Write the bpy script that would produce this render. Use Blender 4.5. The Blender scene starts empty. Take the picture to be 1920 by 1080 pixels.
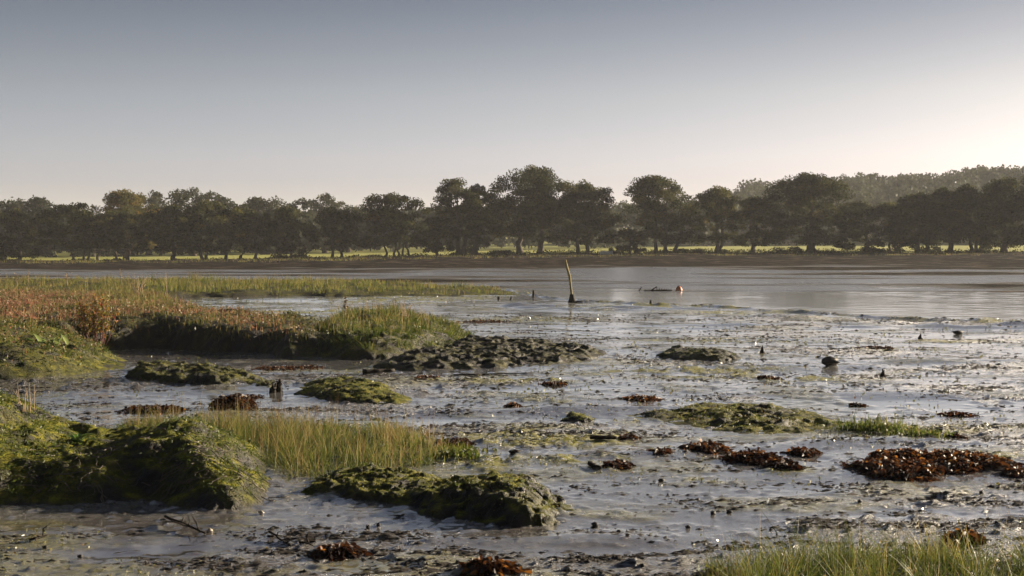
import bpy, math, random
import numpy as np

# ------------------------------------------------------------------ camera, sky, sun, exposure
scene = bpy.context.scene
COL = scene.collection
CAM_H = 2.2
F = 2667.0                      # focal length in photo pixels (1920 wide)
HORIZON = 455.0
PITCH = math.atan((540 - HORIZON) / F)
cam_data = bpy.data.cameras.new('camera')
cam_data.lens = 50.0
cam_data.sensor_width = 36.0
cam_data.clip_start = 0.1
cam_data.clip_end = 6000
cam = bpy.data.objects.new('camera', cam_data)
COL.objects.link(cam)
cam.location = (0, 0, CAM_H)
cam.rotation_euler = (math.radians(90) - PITCH, 0, 0)
scene.camera = cam

SUN_EL, SUN_AZ = 14.0, 60.0     # degrees; azimuth to the right of the view direction
world = bpy.data.worlds.new('World')
scene.world = world
world.use_nodes = True
wn, wl = world.node_tree.nodes, world.node_tree.links
bg = wn['Background']
sky = wn.new('ShaderNodeTexSky')
sky.sky_type = 'NISHITA'
sky.sun_disc = False
sky.sun_elevation = math.radians(17)
sky.sun_rotation = math.radians(SUN_AZ)
sky.air_density, sky.dust_density, sky.ozone_density = 0.4, 1.35, 3.0
hs = wn.new('ShaderNodeHueSaturation')
hs.inputs['Saturation'].default_value = 0.8
wl.new(sky.outputs[0], hs.inputs['Color'])
tc = wn.new('ShaderNodeTexCoord')
sx = wn.new('ShaderNodeSeparateXYZ')
wl.new(tc.outputs['Generated'], sx.inputs[0])
rp = wn.new('ShaderNodeValToRGB')          # low haze layer: whiter and warmer towards the horizon
while len(rp.color_ramp.elements) < 6:
    rp.color_ramp.elements.new(0.5)
for e, (p, c) in zip(rp.color_ramp.elements, [(0.0, (.72, .565, .46)), (.043, (.61, .475, .385)), (.06, (.63, .495, .385)),
                                              (.103, (.55, .45, .335)), (.168, (.305, .276, .230)), (.35, (.26, .255, .24))]):
    e.position = p
    e.color = (*c, 1)
wl.new(sx.outputs['Z'], rp.inputs[0])
vm = wn.new('ShaderNodeVectorMath'); vm.operation = 'MULTIPLY'
wl.new(hs.outputs[0], vm.inputs[0]); wl.new(rp.outputs[0], vm.inputs[1])
vs = wn.new('ShaderNodeVectorMath'); vs.operation = 'SCALE'; vs.inputs['Scale'].default_value = 1.8
wl.new(vm.outputs[0], vs.inputs[0])
wl.new(vs.outputs[0], bg.inputs['Color'])
bg.inputs['Strength'].default_value = 0.05

sun_data = bpy.data.lights.new('sun', 'SUN')
sun_data.energy = 5.0
sun_data.angle = math.radians(0.6)
sun_data.color = (1.0, 0.84, 0.62)
sun = bpy.data.objects.new('sun', sun_data)
COL.objects.link(sun)
sun.rotation_euler = (math.radians(90 - SUN_EL), 0, math.radians(180 - SUN_AZ))
scene.view_settings.view_transform = 'Standard'
scene.view_settings.look = 'None'
scene.view_settings.gamma = 1
scene.view_settings.exposure = 1.75
scene.view_settings.use_curve_mapping = False
scene.cycles.use_denoising = True
scene.cycles.max_bounces = 6
scene.cycles.volume_bounces = 1
scene.cycles.caustics_reflective = False
scene.cycles.caustics_refractive = False

# ------------------------------------------------------------------ helpers
R0 = np.random.default_rng(7)
CP, SP = math.cos(PITCH), math.sin(PITCH)


def ray(px, py):
    a, b = (px - 960) / F, (540 - py) / F
    return a, CP + b * SP, -SP + b * CP


def at(px, py, z=0.0):
    dx, dy, dz = ray(px, py)
    t = (z - CAM_H) / dz
    return dx * t, dy * t


def zat(px, py, Y):
    dx, dy, dz = ray(px, py)
    return CAM_H + dz * Y / dy


def xat(px, Y):
    return (px - 960) / F * Y


_G = np.stack([np.cos(np.arange(256) * 2 * np.pi / 256), np.sin(np.arange(256) * 2 * np.pi / 256)], 1).astype(np.float32)


def _hash(xi, yi, seed):
    h = (xi.astype(np.int64) * 374761393 + yi.astype(np.int64) * 668265263 + seed * 974711) & 0xFFFFFFFF
    h = ((h ^ (h >> 13)) * 1274126177) & 0xFFFFFFFF
    return ((h ^ (h >> 16)) & 255).astype(np.int64)


def noise(x, y, seed=0):
    x = np.asarray(x, np.float64); y = np.asarray(y, np.float64)
    xi, yi = np.floor(x), np.floor(y)
    xf, yf = x - xi, y - yi
    u, v = xf * xf * xf * (xf * (xf * 6 - 15) + 10), yf * yf * yf * (yf * (yf * 6 - 15) + 10)

    def g(ox, oy):
        q = _G[_hash(xi + ox, yi + oy, seed)]
        return q[..., 0] * (xf - ox) + q[..., 1] * (yf - oy)
    a = g(0, 0) * (1 - u) + g(1, 0) * u
    b = g(0, 1) * (1 - u) + g(1, 1) * u
    return (a * (1 - v) + b * v) * 1.5


def fbm(x, y, seed=0, octv=3, gain=.5):
    r, a = 0, 1.0
    for k in range(octv):
        r = r + a * noise(x * 2 ** k, y * 2 ** k, seed + 17 * k)
        a *= gain
    return r


def sstep(a, b, x):
    t = np.clip((x - a) / (b - a), 0, 1)
    return t * t * (3 - 2 * t)


def poly_dist(poly, x, y):
    """signed distance, positive inside"""
    n = len(poly)
    d = np.full(x.shape, 1e18)
    inside = np.zeros(x.shape, bool)
    for i in range(n):
        ax, ay = poly[i]; bx, by = poly[(i + 1) % n]
        ex, ey = bx - ax, by - ay
        t = np.clip(((x - ax) * ex + (y - ay) * ey) / (ex * ex + ey * ey + 1e-12), 0, 1)
        d = np.minimum(d, (x - ax - t * ex) ** 2 + (y - ay - t * ey) ** 2)
        if abs(ey) > 1e-9:
            c = ((ay > y) != (by > y)) & (x < ex * (y - ay) / ey + ax)
            inside ^= c
    return np.sqrt(d) * np.where(inside, 1, -1)


def mesh_obj(name, V, faces, mat, parent=None, attrs=None, smooth=False):
    me = bpy.data.meshes.new(name)
    V = np.asarray(V, np.float32)
    faces = [np.asarray(f, np.int32) for f in faces if len(f)]
    me.vertices.add(len(V))
    me.vertices.foreach_set('co', V.ravel())
    tot = np.concatenate([np.full(len(f), f.shape[1], np.int32) for f in faces])
    loops = np.concatenate([f.ravel() for f in faces])
    me.loops.add(len(loops))
    me.loops.foreach_set('vertex_index', loops)
    me.polygons.add(len(tot))
    starts = np.zeros(len(tot), np.int32); starts[1:] = np.cumsum(tot)[:-1]
    me.polygons.foreach_set('loop_start', starts)
    me.polygons.foreach_set('loop_total', tot)
    me.update(calc_edges=True)
    if smooth:
        me.polygons.foreach_set('use_smooth', np.ones(len(tot), bool))
    for k, v in (attrs or {}).items():
        a = me.attributes.new(k, 'FLOAT', 'POINT')
        a.data.foreach_set('value', np.asarray(v, np.float32))
    me.materials.append(mat)
    o = bpy.data.objects.new(name, me)
    COL.objects.link(o)
    if parent is not None:
        o.parent = parent
    return o


def tag(o, label=None, cat=None, group=None, kind=None):
    if label: o['label'] = label
    if cat: o['category'] = cat
    if group: o['group'] = group
    if kind: o['kind'] = kind
    return o


def empty(name, loc, label, cat, group=None):
    o = bpy.data.objects.new(name, None)
    COL.objects.link(o)
    o.location = loc
    o.empty_display_size = .1
    return tag(o, label, cat, group)


class Geo:
    """collects vertices, quads, triangles and a tint per vertex"""
    def __init__(s):
        s.V, s.T, s.Q, s.A, s.n = [], [], [], [], 0

    def add(s, V, tri=None, quad=None, tint=0.5):
        V = np.asarray(V, float)
        s.V.append(V)
        if tri is not None and len(tri): s.T.append(np.asarray(tri) + s.n)
        if quad is not None and len(quad): s.Q.append(np.asarray(quad) + s.n)
        s.A.append(np.broadcast_to(np.asarray(tint, float), (len(V),)))
        s.n += len(V)

    def build(s, name, mat, parent=None, smooth=False, origin=(0, 0, 0)):
        fs = []
        if s.T: fs.append(np.concatenate(s.T))
        if s.Q: fs.append(np.concatenate(s.Q))
        return mesh_obj(name, np.concatenate(s.V) - np.asarray(origin), fs, mat, parent, {'tint': np.concatenate(s.A)}, smooth)


def tube(G, pts, rad, sides=6, tint=.5):
    pts = np.asarray(pts, float); n = len(pts)
    rad = np.broadcast_to(np.asarray(rad, float), (n,))
    d = np.gradient(pts, axis=0)
    d /= np.linalg.norm(d, axis=1)[:, None] + 1e-9
    ref = np.where(np.abs(d[:, 2:3]) > .9, [[1., 0, 0]], [[0, 0, 1.]])
    a = np.cross(d, ref); a /= np.linalg.norm(a, axis=1)[:, None] + 1e-9
    b = np.cross(d, a)
    an = np.arange(sides) * 2 * np.pi / sides
    V = (pts[:, None] + rad[:, None, None] * (np.cos(an)[None, :, None] * a[:, None] + np.sin(an)[None, :, None] * b[:, None])).reshape(-1, 3)
    q = []
    for i in range(n - 1):
        for k in range(sides):
            k2 = (k + 1) % sides
            q.append((i * sides + k, i * sides + k2, (i + 1) * sides + k2, (i + 1) * sides + k))
    V = np.vstack([V, pts[-1:], pts[:1]])
    t = [((n - 1) * sides + k, (n - 1) * sides + (k + 1) % sides, n * sides) for k in range(sides)]
    t += [((k + 1) % sides, k, n * sides + 1) for k in range(sides)]
    G.add(V, t, q, tint)


def leaf_quads(G, c, ln, wd, rng, tint, flat=0.0, droop=None):
    """diamond leaves with random directions"""
    n = len(c)
    u = rng.normal(size=(n, 3)); u[:, 2] *= (1 - flat)
    if droop is not None: u += droop
    u /= np.linalg.norm(u, axis=1)[:, None] + 1e-9
    w = np.cross(u, rng.normal(size=(n, 3))); w /= np.linalg.norm(w, axis=1)[:, None] + 1e-9
    ln = np.broadcast_to(ln, (n,))[:, None]; wd = np.broadcast_to(wd, (n,))[:, None]
    V = np.stack([c - u * ln / 2, c + w * wd / 2, c + u * ln / 2, c - w * wd / 2], 1).reshape(-1, 3)
    Q = np.arange(n * 4).reshape(n, 4)
    G.add(V, None, Q, np.repeat(np.broadcast_to(tint, (n,)), 4))


def blades(G, P, h, w, rng, lean=.3, tint=.5, seg=3, bias=(0, 0, 0), tipdark=.4, curl=1.8):
    """curved tapering grass blades"""
    n = len(P)
    h = np.broadcast_to(h, (n,)); w = np.broadcast_to(w, (n,)); tint = np.broadcast_to(tint, (n,))
    az = rng.uniform(0, 2 * np.pi, n)
    L = np.abs(rng.normal(0, lean, n))
    dirv = np.stack([np.cos(az) * L, np.sin(az) * L, np.zeros(n)], 1) + np.asarray(bias)
    wa = rng.uniform(-.9, .9, n)
    wv = np.stack([np.cos(wa), np.sin(wa), np.zeros(n)], 1)
    Vs, Ts = [], []
    for k in range(seg + 1):
        t = k / seg
        p = P + dirv * (h * t ** curl)[:, None]
        p[:, 2] += h * t * (1 - .25 * np.clip(L, 0, 1.5) * t)
        ww = (w * (1 - t) ** .7)[:, None] * .5
        if k < seg:
            Vs += [p - wv * ww, p + wv * ww]
            Ts += [np.clip(tint + tipdark * (t - .5), 0, 1)] * 2
        else:
            Vs += [p]; Ts += [np.clip(tint + tipdark * .5, 0, 1)]
    m = 2 * seg + 1
    V = np.stack(Vs, 1).reshape(-1, 3)
    T = np.stack(Ts, 1).ravel()
    base = (np.arange(n) * m)[:, None]
    Q = np.concatenate([base + np.array([[2 * k, 2 * k + 1, 2 * k + 3, 2 * k + 2]]) for k in range(seg - 1)]) if seg > 1 else None
    tri = base + np.array([[2 * seg - 2, 2 * seg - 1, 2 * seg]])
    G.add(V, tri, Q, T)


def tussocks(G, C, nper, h, w, rng, tint, spread=.05, lean=.5, seg=3, tv=.14, tipdark=.4):
    """clumps of blades that lean outwards from each centre"""
    m = len(C)
    k = rng.poisson(nper, m)
    idx = np.repeat(np.arange(m), k); n = len(idx)
    off = rng.normal(0, 1, (n, 2))
    hh = np.broadcast_to(h, (m,))[idx] * (.35 + .65 * rng.random(n) ** .7)
    sp = np.broadcast_to(spread, (m,))[idx][:, None]
    P = C[idx].copy(); P[:, :2] += off * sp
    d = np.concatenate([off * lean * .45 + rng.normal(0, .18, (n, 2)) + rng.normal(0, .22, (m, 2))[idx], np.zeros((n, 1))], 1)
    tn = np.clip(np.broadcast_to(tint, (m,))[idx] + rng.normal(0, tv, n), 0, 1)
    blades(G, P, hh, w, rng, .05, tn, seg, bias=d, tipdark=tipdark)


# ------------------------------------------------------------------ materials
def new_mat(name):
    m = bpy.data.materials.new(name)
    m.use_nodes = True
    nt = m.node_tree
    return m, nt, nt.nodes['Principled BSDF'], nt.nodes['Material Output']


def ramp(nt, src, stops, interp='LINEAR'):
    r = nt.nodes.new('ShaderNodeValToRGB')
    r.color_ramp.interpolation = interp
    while len(r.color_ramp.elements) < len(stops):
        r.color_ramp.elements.new(.5)
    for e, (p, c) in zip(r.color_ramp.elements, stops):
        e.position = p
        e.color = (*c, 1) if not isinstance(c, (int, float)) else (c, c, c, 1)
    nt.links.new(src, r.inputs[0])
    return r.outputs[0]


def attr(nt, name):
    a = nt.nodes.new('ShaderNodeAttribute'); a.attribute_name = name
    return a.outputs['Fac']


def tex_noise(nt, scale, detail=4, rough=.6, coord='Object', stretch=None):
    t = nt.nodes.new('ShaderNodeTexCoord')
    n = nt.nodes.new('ShaderNodeTexNoise')
    n.inputs['Scale'].default_value = scale
    n.inputs['Detail'].default_value = detail
    n.inputs['Roughness'].default_value = rough
    src = t.outputs[coord]
    if stretch:
        mp = nt.nodes.new('ShaderNodeMapping'); mp.inputs['Scale'].default_value = stretch
        nt.links.new(src, mp.inputs[0]); src = mp.outputs[0]
    nt.links.new(src, n.inputs['Vector'])
    return n.outputs['Fac']


def mixc(nt, fac, a, b, typ='MIX'):
    m = nt.nodes.new('ShaderNodeMixRGB'); m.blend_type = typ
    for s, v in zip(m.inputs, (fac, a, b)):
        if isinstance(v, (int, float)): s.default_value = v
        elif isinstance(v, tuple): s.default_value = (*v, 1)
        else: nt.links.new(v, s)
    return m.outputs[0]


def math_n(nt, op, a, b, clamp=False):
    m = nt.nodes.new('ShaderNodeMath'); m.operation = op; m.use_clamp = clamp
    for s, v in zip(m.inputs, (a, b)):
        if isinstance(v, (int, float)): s.default_value = v
        else: nt.links.new(v, s)
    return m.outputs[0]


def bump(nt, h, strength, dist, bsdf):
    b = nt.nodes.new('ShaderNodeBump')
    b.inputs['Strength'].default_value = strength
    b.inputs['Distance'].default_value = dist
    nt.links.new(h, b.inputs['Height'])
    nt.links.new(b.outputs[0], bsdf.inputs['Normal'])


def leaf_mat(name, stops, trans=.4, rough=.55, spec=.3):
    m, nt, b, out = new_mat(name)
    c = ramp(nt, attr(nt, 'tint'), stops)
    nt.links.new(c, b.inputs['Base Color'])
    b.inputs['Roughness'].default_value = rough
    b.inputs['Specular IOR Level'].default_value = spec
    t = nt.nodes.new('ShaderNodeBsdfTranslucent')
    nt.links.new(c, t.inputs['Color'])
    mx = nt.nodes.new('ShaderNodeMixShader'); mx.inputs[0].default_value = trans
    nt.links.new(b.outputs[0], mx.inputs[1]); nt.links.new(t.outputs[0], mx.inputs[2])
    nt.links.new(mx.outputs[0], out.inputs['Surface'])
    return m


def plain_mat(name, col, rough=.7, var=.35, scale=8, bumpd=.0, spec=.4, stretch=None):
    m, nt, b, out = new_mat(name)
    n = tex_noise(nt, scale, 5, .65, stretch=stretch)
    lo = tuple(c * (1 - var) for c in col); hi = tuple(min(1, c * (1 + var)) for c in col)
    nt.links.new(ramp(nt, n, [(.3, lo), (.7, hi)]), b.inputs['Base Color'])
    b.inputs['Roughness'].default_value = rough
    b.inputs['Specular IOR Level'].default_value = spec
    if bumpd: bump(nt, n, .8, bumpd, b)
    return m


def mud_mat():
    m, nt, b, out = new_mat('wet_mud')
    wet, alg, brn, rgh = attr(nt, 'wet'), attr(nt, 'algae'), attr(nt, 'brown'), attr(nt, 'rough')
    n1 = tex_noise(nt, 9, 6, .7)
    n2 = tex_noise(nt, 2.2, 5, .65, stretch=(.4, 1, 1))
    n3 = tex_noise(nt, 24, 9, .84, stretch=(.55, 1, 1))
    dry = math_n(nt, 'SUBTRACT', 1.0, math_n(nt, 'MULTIPLY', wet, .97, True))
    # crumbly lumps standing out of the film of water
    thr = math_n(nt, 'SUBTRACT', .575, math_n(nt, 'MULTIPLY', rgh, .11))
    lump = math_n(nt, 'MULTIPLY', math_n(nt, 'MULTIPLY', math_n(nt, 'SUBTRACT', n3, thr), 16.0, True), dry, True)
    col = ramp(nt, n1, [(.3, (.10, .096, .092)), (.55, (.195, .188, .181)), (.8, (.29, .279, .268))])
    col = mixc(nt, lump, col, ramp(nt, n2, [(.3, (.012, .010, .008)), (.7, (.038, .030, .022))]))
    col = mixc(nt, math_n(nt, 'MULTIPLY', brn, .85, True), col, ramp(nt, n1, [(.3, (.028, .018, .011)), (.7, (.075, .048, .028))]))
    af = math_n(nt, 'MULTIPLY', alg, ramp(nt, tex_noise(nt, 12, 7, .78), [(.38, 0.), (.50, 1.)]), True)
    col = mixc(nt, af, col, ramp(nt, n1, [(.3, (.075, .075, .010)), (.5, (.19, .18, .024)), (.75, (.32, .27, .07))]))
    nt.links.new(col, b.inputs['Base Color'])
    rr = math_n(nt, 'ADD', ramp(nt, n2, [(.35, .09), (.7, .18)]), math_n(nt, 'MULTIPLY', math_n(nt, 'MAXIMUM', af, lump), .30))
    mx = nt.nodes.new('ShaderNodeMixRGB'); nt.links.new(wet, mx.inputs[0]); nt.links.new(rr, mx.inputs[1]); mx.inputs[2].default_value = (.06, .06, .06, 1)
    nt.links.new(mx.outputs[0], b.inputs['Roughness'])
    nt.links.new(math_n(nt, 'SUBTRACT', .6, math_n(nt, 'MULTIPLY', math_n(nt, 'MAXIMUM', af, lump), .45)), b.inputs['Specular IOR Level'])
    b.inputs['IOR'].default_value = 1.55
    film = math_n(nt, 'SUBTRACT', 1.0, math_n(nt, 'MAXIMUM', af, lump), True)
    nt.links.new(film, b.inputs['Coat Weight'])
    b.inputs['Coat IOR'].default_value = 1.75
    b.inputs['Coat Roughness'].default_value = .09
    hgt = math_n(nt, 'ADD', math_n(nt, 'MULTIPLY', n3, math_n(nt, 'ADD', .17, math_n(nt, 'MULTIPLY', lump, .9))), math_n(nt, 'MULTIPLY', af, .35))
    bump(nt, math_n(nt, 'MULTIPLY', hgt, dry), .8, .05, b)
    return m


def hummock_mat():
    m, nt, b, out = new_mat('mossy_mud')
    moss = attr(nt, 'moss')
    n1 = tex_noise(nt, 12, 6, .7); n2 = tex_noise(nt, 45, 4, .7)
    mud = ramp(nt, n1, [(.3, (.006, .005, .004)), (.55, (.014, .011, .008)), (.8, (.036, .028, .019))])
    grn = ramp(nt, tex_noise(nt, 7, 5, .7), [(.3, (.030, .038, .004)), (.48, (.095, .100, .010)), (.62, (.25, .23, .028)), (.8, (.15, .11, .028))])
    f = math_n(nt, 'MULTIPLY', moss, ramp(nt, n2, [(.25, .35), (.55, 1.)]), True)
    nt.links.new(mixc(nt, f, mud, grn), b.inputs['Base Color'])
    nt.links.new(math_n(nt, 'ADD', ramp(nt, n1, [(.3, .42), (.7, .62)]), math_n(nt, 'MULTIPLY', f, .25)), b.inputs['Roughness'])
    nt.links.new(math_n(nt, 'SUBTRACT', .28, math_n(nt, 'MULTIPLY', f, .22)), b.inputs['Specular IOR Level'])
    bump(nt, math_n(nt, 'ADD', n1, math_n(nt, 'MULTIPLY', n2, .6)), 1.0, .04, b)
    return m


def water_mat():
    m, nt, b, out = new_mat('estuary_water')
    b.inputs['Base Color'].default_value = (.29, .305, .325, 1)
    b.inputs['Roughness'].default_value = .10
    b.inputs['IOR'].default_value = 1.5
    n = tex_noise(nt, 2.5, 4, .6, stretch=(1, .5, 1))
    n2 = tex_noise(nt, .15, 3, .6, stretch=(.5, 1, 1))
    bump(nt, math_n(nt, 'MULTIPLY', n, ramp(nt, n2, [(.35, .45), (.65, 1.)])),   .22, .02, b)
    return m


def bank_mat():
    m, nt, b, out = new_mat('weedy_mud_bank_lit_streaks')
    up = attr(nt, 'weed')
    n = tex_noise(nt, .9, 6, .7, stretch=(.45, 1, 1)); n2 = tex_noise(nt, 6, 5, .7)
    mud = ramp(nt, n, [(.3, (.075, .073, .068)), (.7, (.14, .136, .126))])
    weed = ramp(nt, n, [(.25, (.005, .005, .0045)), (.52, (.012, .011, .0095)), (.66, (.12, .085, .063))])  # weed tones; the palest stop paints sunlit streaks into the bank
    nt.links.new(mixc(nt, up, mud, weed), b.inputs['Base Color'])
    nt.links.new(math_n(nt, 'ADD', .24, math_n(nt, 'MULTIPLY', up, .65)), b.inputs['Roughness'])
    nt.links.new(math_n(nt, 'SUBTRACT', .5, math_n(nt, 'MULTIPLY', up, .48)), b.inputs['Specular IOR Level'])
    bump(nt, math_n(nt, 'MULTIPLY', math_n(nt, 'ADD', n2, n), math_n(nt, 'ADD', .12, up)), .8, .12, b)
    return m


def field_mat():
    m, nt, b, out = new_mat('meadow_grass')
    n = tex_noise(nt, .12, 6, .65, stretch=(.5, 1, 1)); n2 = tex_noise(nt, 3, 5, .7)
    c = mixc(nt, .4, ramp(nt, n, [(.3, (.20, .22, .045)), (.7, (.36, .34, .11))]), ramp(nt, n2, [(.3, (.16, .18, .035)), (.7, (.36, .35, .11))]))
    nt.links.new(c, b.inputs['Base Color'])
    b.inputs['Roughness'].default_value = .85
    b.inputs['Specular IOR Level'].default_value = .15
    bump(nt, n2, .8, .2, b)
    return m


M_MUD, M_HUM, M_WATER, M_BANK, M_FIELD = mud_mat(), hummock_mat(), water_mat(), bank_mat(), field_mat()
M_OAK = leaf_mat('oak_leaves', [(0, (.012, .015, .004)), (.35, (.034, .039, .011)), (.65, (.082, .078, .020)), (.85, (.14, .10, .024)), (1, (.19, .12, .028))], .42, .7, .1)
M_FARLEAF = leaf_mat('far_leaves', [(0, (.020, .026, .016)), (.5, (.042, .048, .026)), (1, (.10, .095, .045))], .35, .7, .1)
M_BARK = plain_mat('bark', (.055, .043, .032), .9, .4, 3, .02, .2)
M_GRASS = leaf_mat('marsh_grass', [(0, (.030, .045, .008)), (.35, (.085, .11, .020)), (.6, (.17, .165, .040)), (.8, (.27, .215, .095)), (1, (.15, .085, .04))], .45, .5)
M_MARSH = leaf_mat('marsh_plants', [(0, (.028, .036, .010)), (.28, (.075, .085, .020)), (.5, (.16, .12, .05)), (.72, (.23, .14, .085)), (.9, (.27, .085, .06)), (1, (.33, .24, .12))], .4)
M_WEED = leaf_mat('bladderwrack', [(0, (.010, .005, .003)), (.5, (.040, .014, .005)), (.8, (.12, .046, .010)), (1, (.30, .12, .020))], .42, .55, .35)
M_FLECK = leaf_mat('algae_flecks', [(0, (.018, .016, .012)), (.3, (.05, .052, .010)), (.6, (.13, .135, .025)), (.8, (.20, .19, .05)), (1, (.14, .055, .02))], .25, .35, .5)
M_BEET = leaf_mat('fleshy_leaf', [(0, (.03, .055, .012)), (.5, (.10, .17, .035)), (1, (.30, .34, .12))], .35, .35, .5)
M_DOCK = leaf_mat('dock_leaf', [(0, (.05, .065, .012)), (.4, (.16, .14, .022)), (.7, (.28, .13, .022)), (1, (.30, .055, .03))], .42)
M_STEM = plain_mat('red_stem', (.10, .030, .028), .6, .4, 20)
M_STRAW = plain_mat('dry_stalk', (.27, .19, .11), .7, .3, 20)
M_ROOT = plain_mat('dead_root', (.085, .068, .050), .7, .4, 15)
M_WOOD = plain_mat('weathered_wood', (.24, .19, .065), .8, .5, 6, .02, .3, (1, 1, .15))
M_DARKWOOD = plain_mat('wet_dark_wood', (.022, .017, .012), .8, .5, 12, .01, .15)
M_CLOD = plain_mat('mud_clod', (.030, .025, .020), .65, .5, 20, .006, .25)
M_SHELL = plain_mat('bleached_shell', (.27, .23, .18), .6, .3, 30)
M_BUOY = plain_mat('faded_orange_plastic', (.42, .14, .055), .5, .3, 6)
M_BENCH = plain_mat('grey_painted_wood', (.42, .44, .45), .6, .15, 4)

# ------------------------------------------------------------------ ground layout
PXE = np.array([-3000, -400, 0, 700, 960, 1080, 1200, 1350, 1500, 1700, 1760, 1850, 1920, 2400, 5000])
PYE = np.array([536, 536, 536, 540, 549, 568, 573, 580, 589, 601, 605, 604, 603, 606, 606])


def y_edge(px):                                     # distance to the near edge of the river
    return at(0, np.interp(px, PXE, PYE), -.1)[1]


def y_tree(px):
    return np.interp(px, [-600, 0, 600, 1000, 1400, 2600], [178, 180, 190, 205, 215, 218])


def z_tree(px):
    yb = np.interp(px, [-400, 0, 320, 600, 900, 1200, 1500, 2400], [489, 488.5, 487.5, 483.5, 477.5, 474.5, 473.5, 473])
    return CAM_H - (yb - HORIZON) / F * y_tree(px)


# things standing on the mud: footprint outlines and heights given at points seen in the photograph
HUM = []


def hum(name, label, cat, outline, hts, edge, res, lump=(.05, .35), moss=1.0, apron=.05, kind=None, warp=.06, face=.3, pw=2.4):
    poly = [at(x, y) for x, y in outline]
    cps = [(*at(x, y), h) for x, y, h in hts]
    HUM.append(dict(name=name, label=label, cat=cat, poly=poly, cps=cps, edge=edge, res=res, lump=lump, moss=moss, apron=apron, kind=kind, warp=warp, face=face, pw=pw, seed=len(HUM) * 31 + 5))
    return HUM[-1]


def hum_z(H, x, y):
    s = H['seed']
    ws = H['edge'] * 1.3
    wx = x + H['warp'] * 2 * noise(x / ws, y / ws, s + 1) + H['warp'] * noise(x / ws * 3, y / ws * 3, s + 2)
    wy = y + H['warp'] * 2 * noise(x / ws, y / ws, s + 3) + H['warp'] * noise(x / ws * 3, y / ws * 3, s + 4)
    d = poly_dist(H['poly'], wx, wy)
    wsum = 0; hs_ = 0
    for cx, cy, h in H['cps']:
        w = 1 / ((x - cx) ** 2 + ((y - cy) * .7) ** 2 + .02) ** 1.5
        wsum = wsum + w; hs_ = hs_ + w * h
    h = hs_ / wsum
    t = np.clip(d / H['edge'], 0, 1)
    prof = 1 - (1 - t) ** H['pw']
    a, l = H['lump']
    bil = 2 * np.abs(noise(x / l, y / l, s + 7)) + .8 * np.abs(noise(x / l * 2.1, y / l * 2.1, s + 8)) - .8
    lum = a * (.25 * bil + .85 * fbm(x / l * .8, y / l * 1.1, s + 9, 3, .5) + .30 * fbm(x / l * 4.5, y / l * 4.5, s + 10, 2, .6))
    z = h * prof + lum * prof * sstep(0, .5, t + .15) - .09 * sstep(.03, -.12, d)
    return z, d


H1 = hum('mossy_hummock', 'large moss covered mud hummock with hanging roots and a dark hollowed face, nearest the camera', 'hummock',
         [(-260, 964), (0, 956), (130, 950), (250, 942), (330, 954), (400, 960), (460, 952), (508, 930), (522, 888), (480, 858), (400, 838), (300, 832), (200, 834), (100, 828), (0, 812), (-260, 812)],
         [(-150, 880, .80), (0, 884, .66), (0, 860, .62), (55, 890, .42), (70, 866, .32), (125, 895, .26), (190, 895, .25), (140, 866, .17), (210, 866, .17), (270, 893, .36), (320, 893, .50), (370, 893, .55), (380, 872, .44), (430, 900, .45), (480, 905, .24)], .72, .020, (.05, .34), 1.0, .06, face=.3, pw=1.3, warp=.08)
H2 = hum('mossy_hummock', 'long low moss crusted mud ridge ending in a rounded dark lump', 'hummock',
         [(575, 925), (640, 940), (720, 948), (800, 964), (880, 982), (950, 992), (1010, 990), (1058, 970), (1045, 940), (1000, 922), (930, 912), (870, 914), (800, 903), (720, 888), (640, 890), (585, 903)],
         [(620, 912, .08), (660, 915, .10), (720, 915, .11), (800, 930, .09), (850, 940, .12), (900, 955, .19), (960, 958, .24), (1010, 955, .18), (1040, 960, .08)], .26, .016, (.05, .22), .9, .06, warp=.07, pw=1.6)
H4 = hum('grassy_hummock', 'rounded hummock with grass and a fleshy light green plant on top, at the left edge', 'hummock',
         [(-300, 718), (0, 714), (100, 710), (180, 702), (245, 693), (252, 682), (215, 668), (150, 656), (60, 648), (-100, 640), (-300, 640)],
         [(-200, 680, .8), (-60, 680, .72), (30, 680, .64), (100, 682, .40), (150, 685, .28), (215, 686, .14), (0, 690, .68), (60, 690, .56), (110, 692, .40)], .95, .042, (.08, .5), .7, .05, face=.4, pw=1.3)
H4b = hum('mud_ridge', 'low broken ridge of dark mud trailing right from the grassy hummock', 'mud ridge',
          [(238, 714), (300, 722), (400, 727), (455, 724), (505, 730), (522, 722), (450, 707), (400, 700), (330, 697), (258, 694)],
          [(270, 708, .16), (340, 712, .14), (400, 714, .15), (450, 716, .10), (500, 724, .05)], .25, .028, (.07, .28), .55, .05)
H5 = hum('saltmarsh', 'saltmarsh platform with reddish plants on top and a dark eroded front edge', 'marsh',
         [(-500, 664), (0, 664), (120, 662), (210, 657), (300, 657), (400, 659), (470, 664), (540, 670), (600, 670), (640, 655), (640, 636), (600, 629), (520, 624), (450, 620), (400, 610), (365, 601), (345, 588), (325, 577), (200, 574), (0, 573), (-500, 573)],
         [(-400, 640, .7), (-200, 640, .68), (0, 640, .66), (130, 640, .63), (250, 642, .62), (350, 643, .60), (450, 645, .52), (560, 645, .46), (610, 645, .42), (0, 600, .52), (200, 600, .50), (320, 595, .48), (400, 620, .5), (500, 630, .48), (200, 580, .48), (-300, 590, .5)], 1.0, .085, (.10, .8), .45, .05, 'structure', .22)
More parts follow.
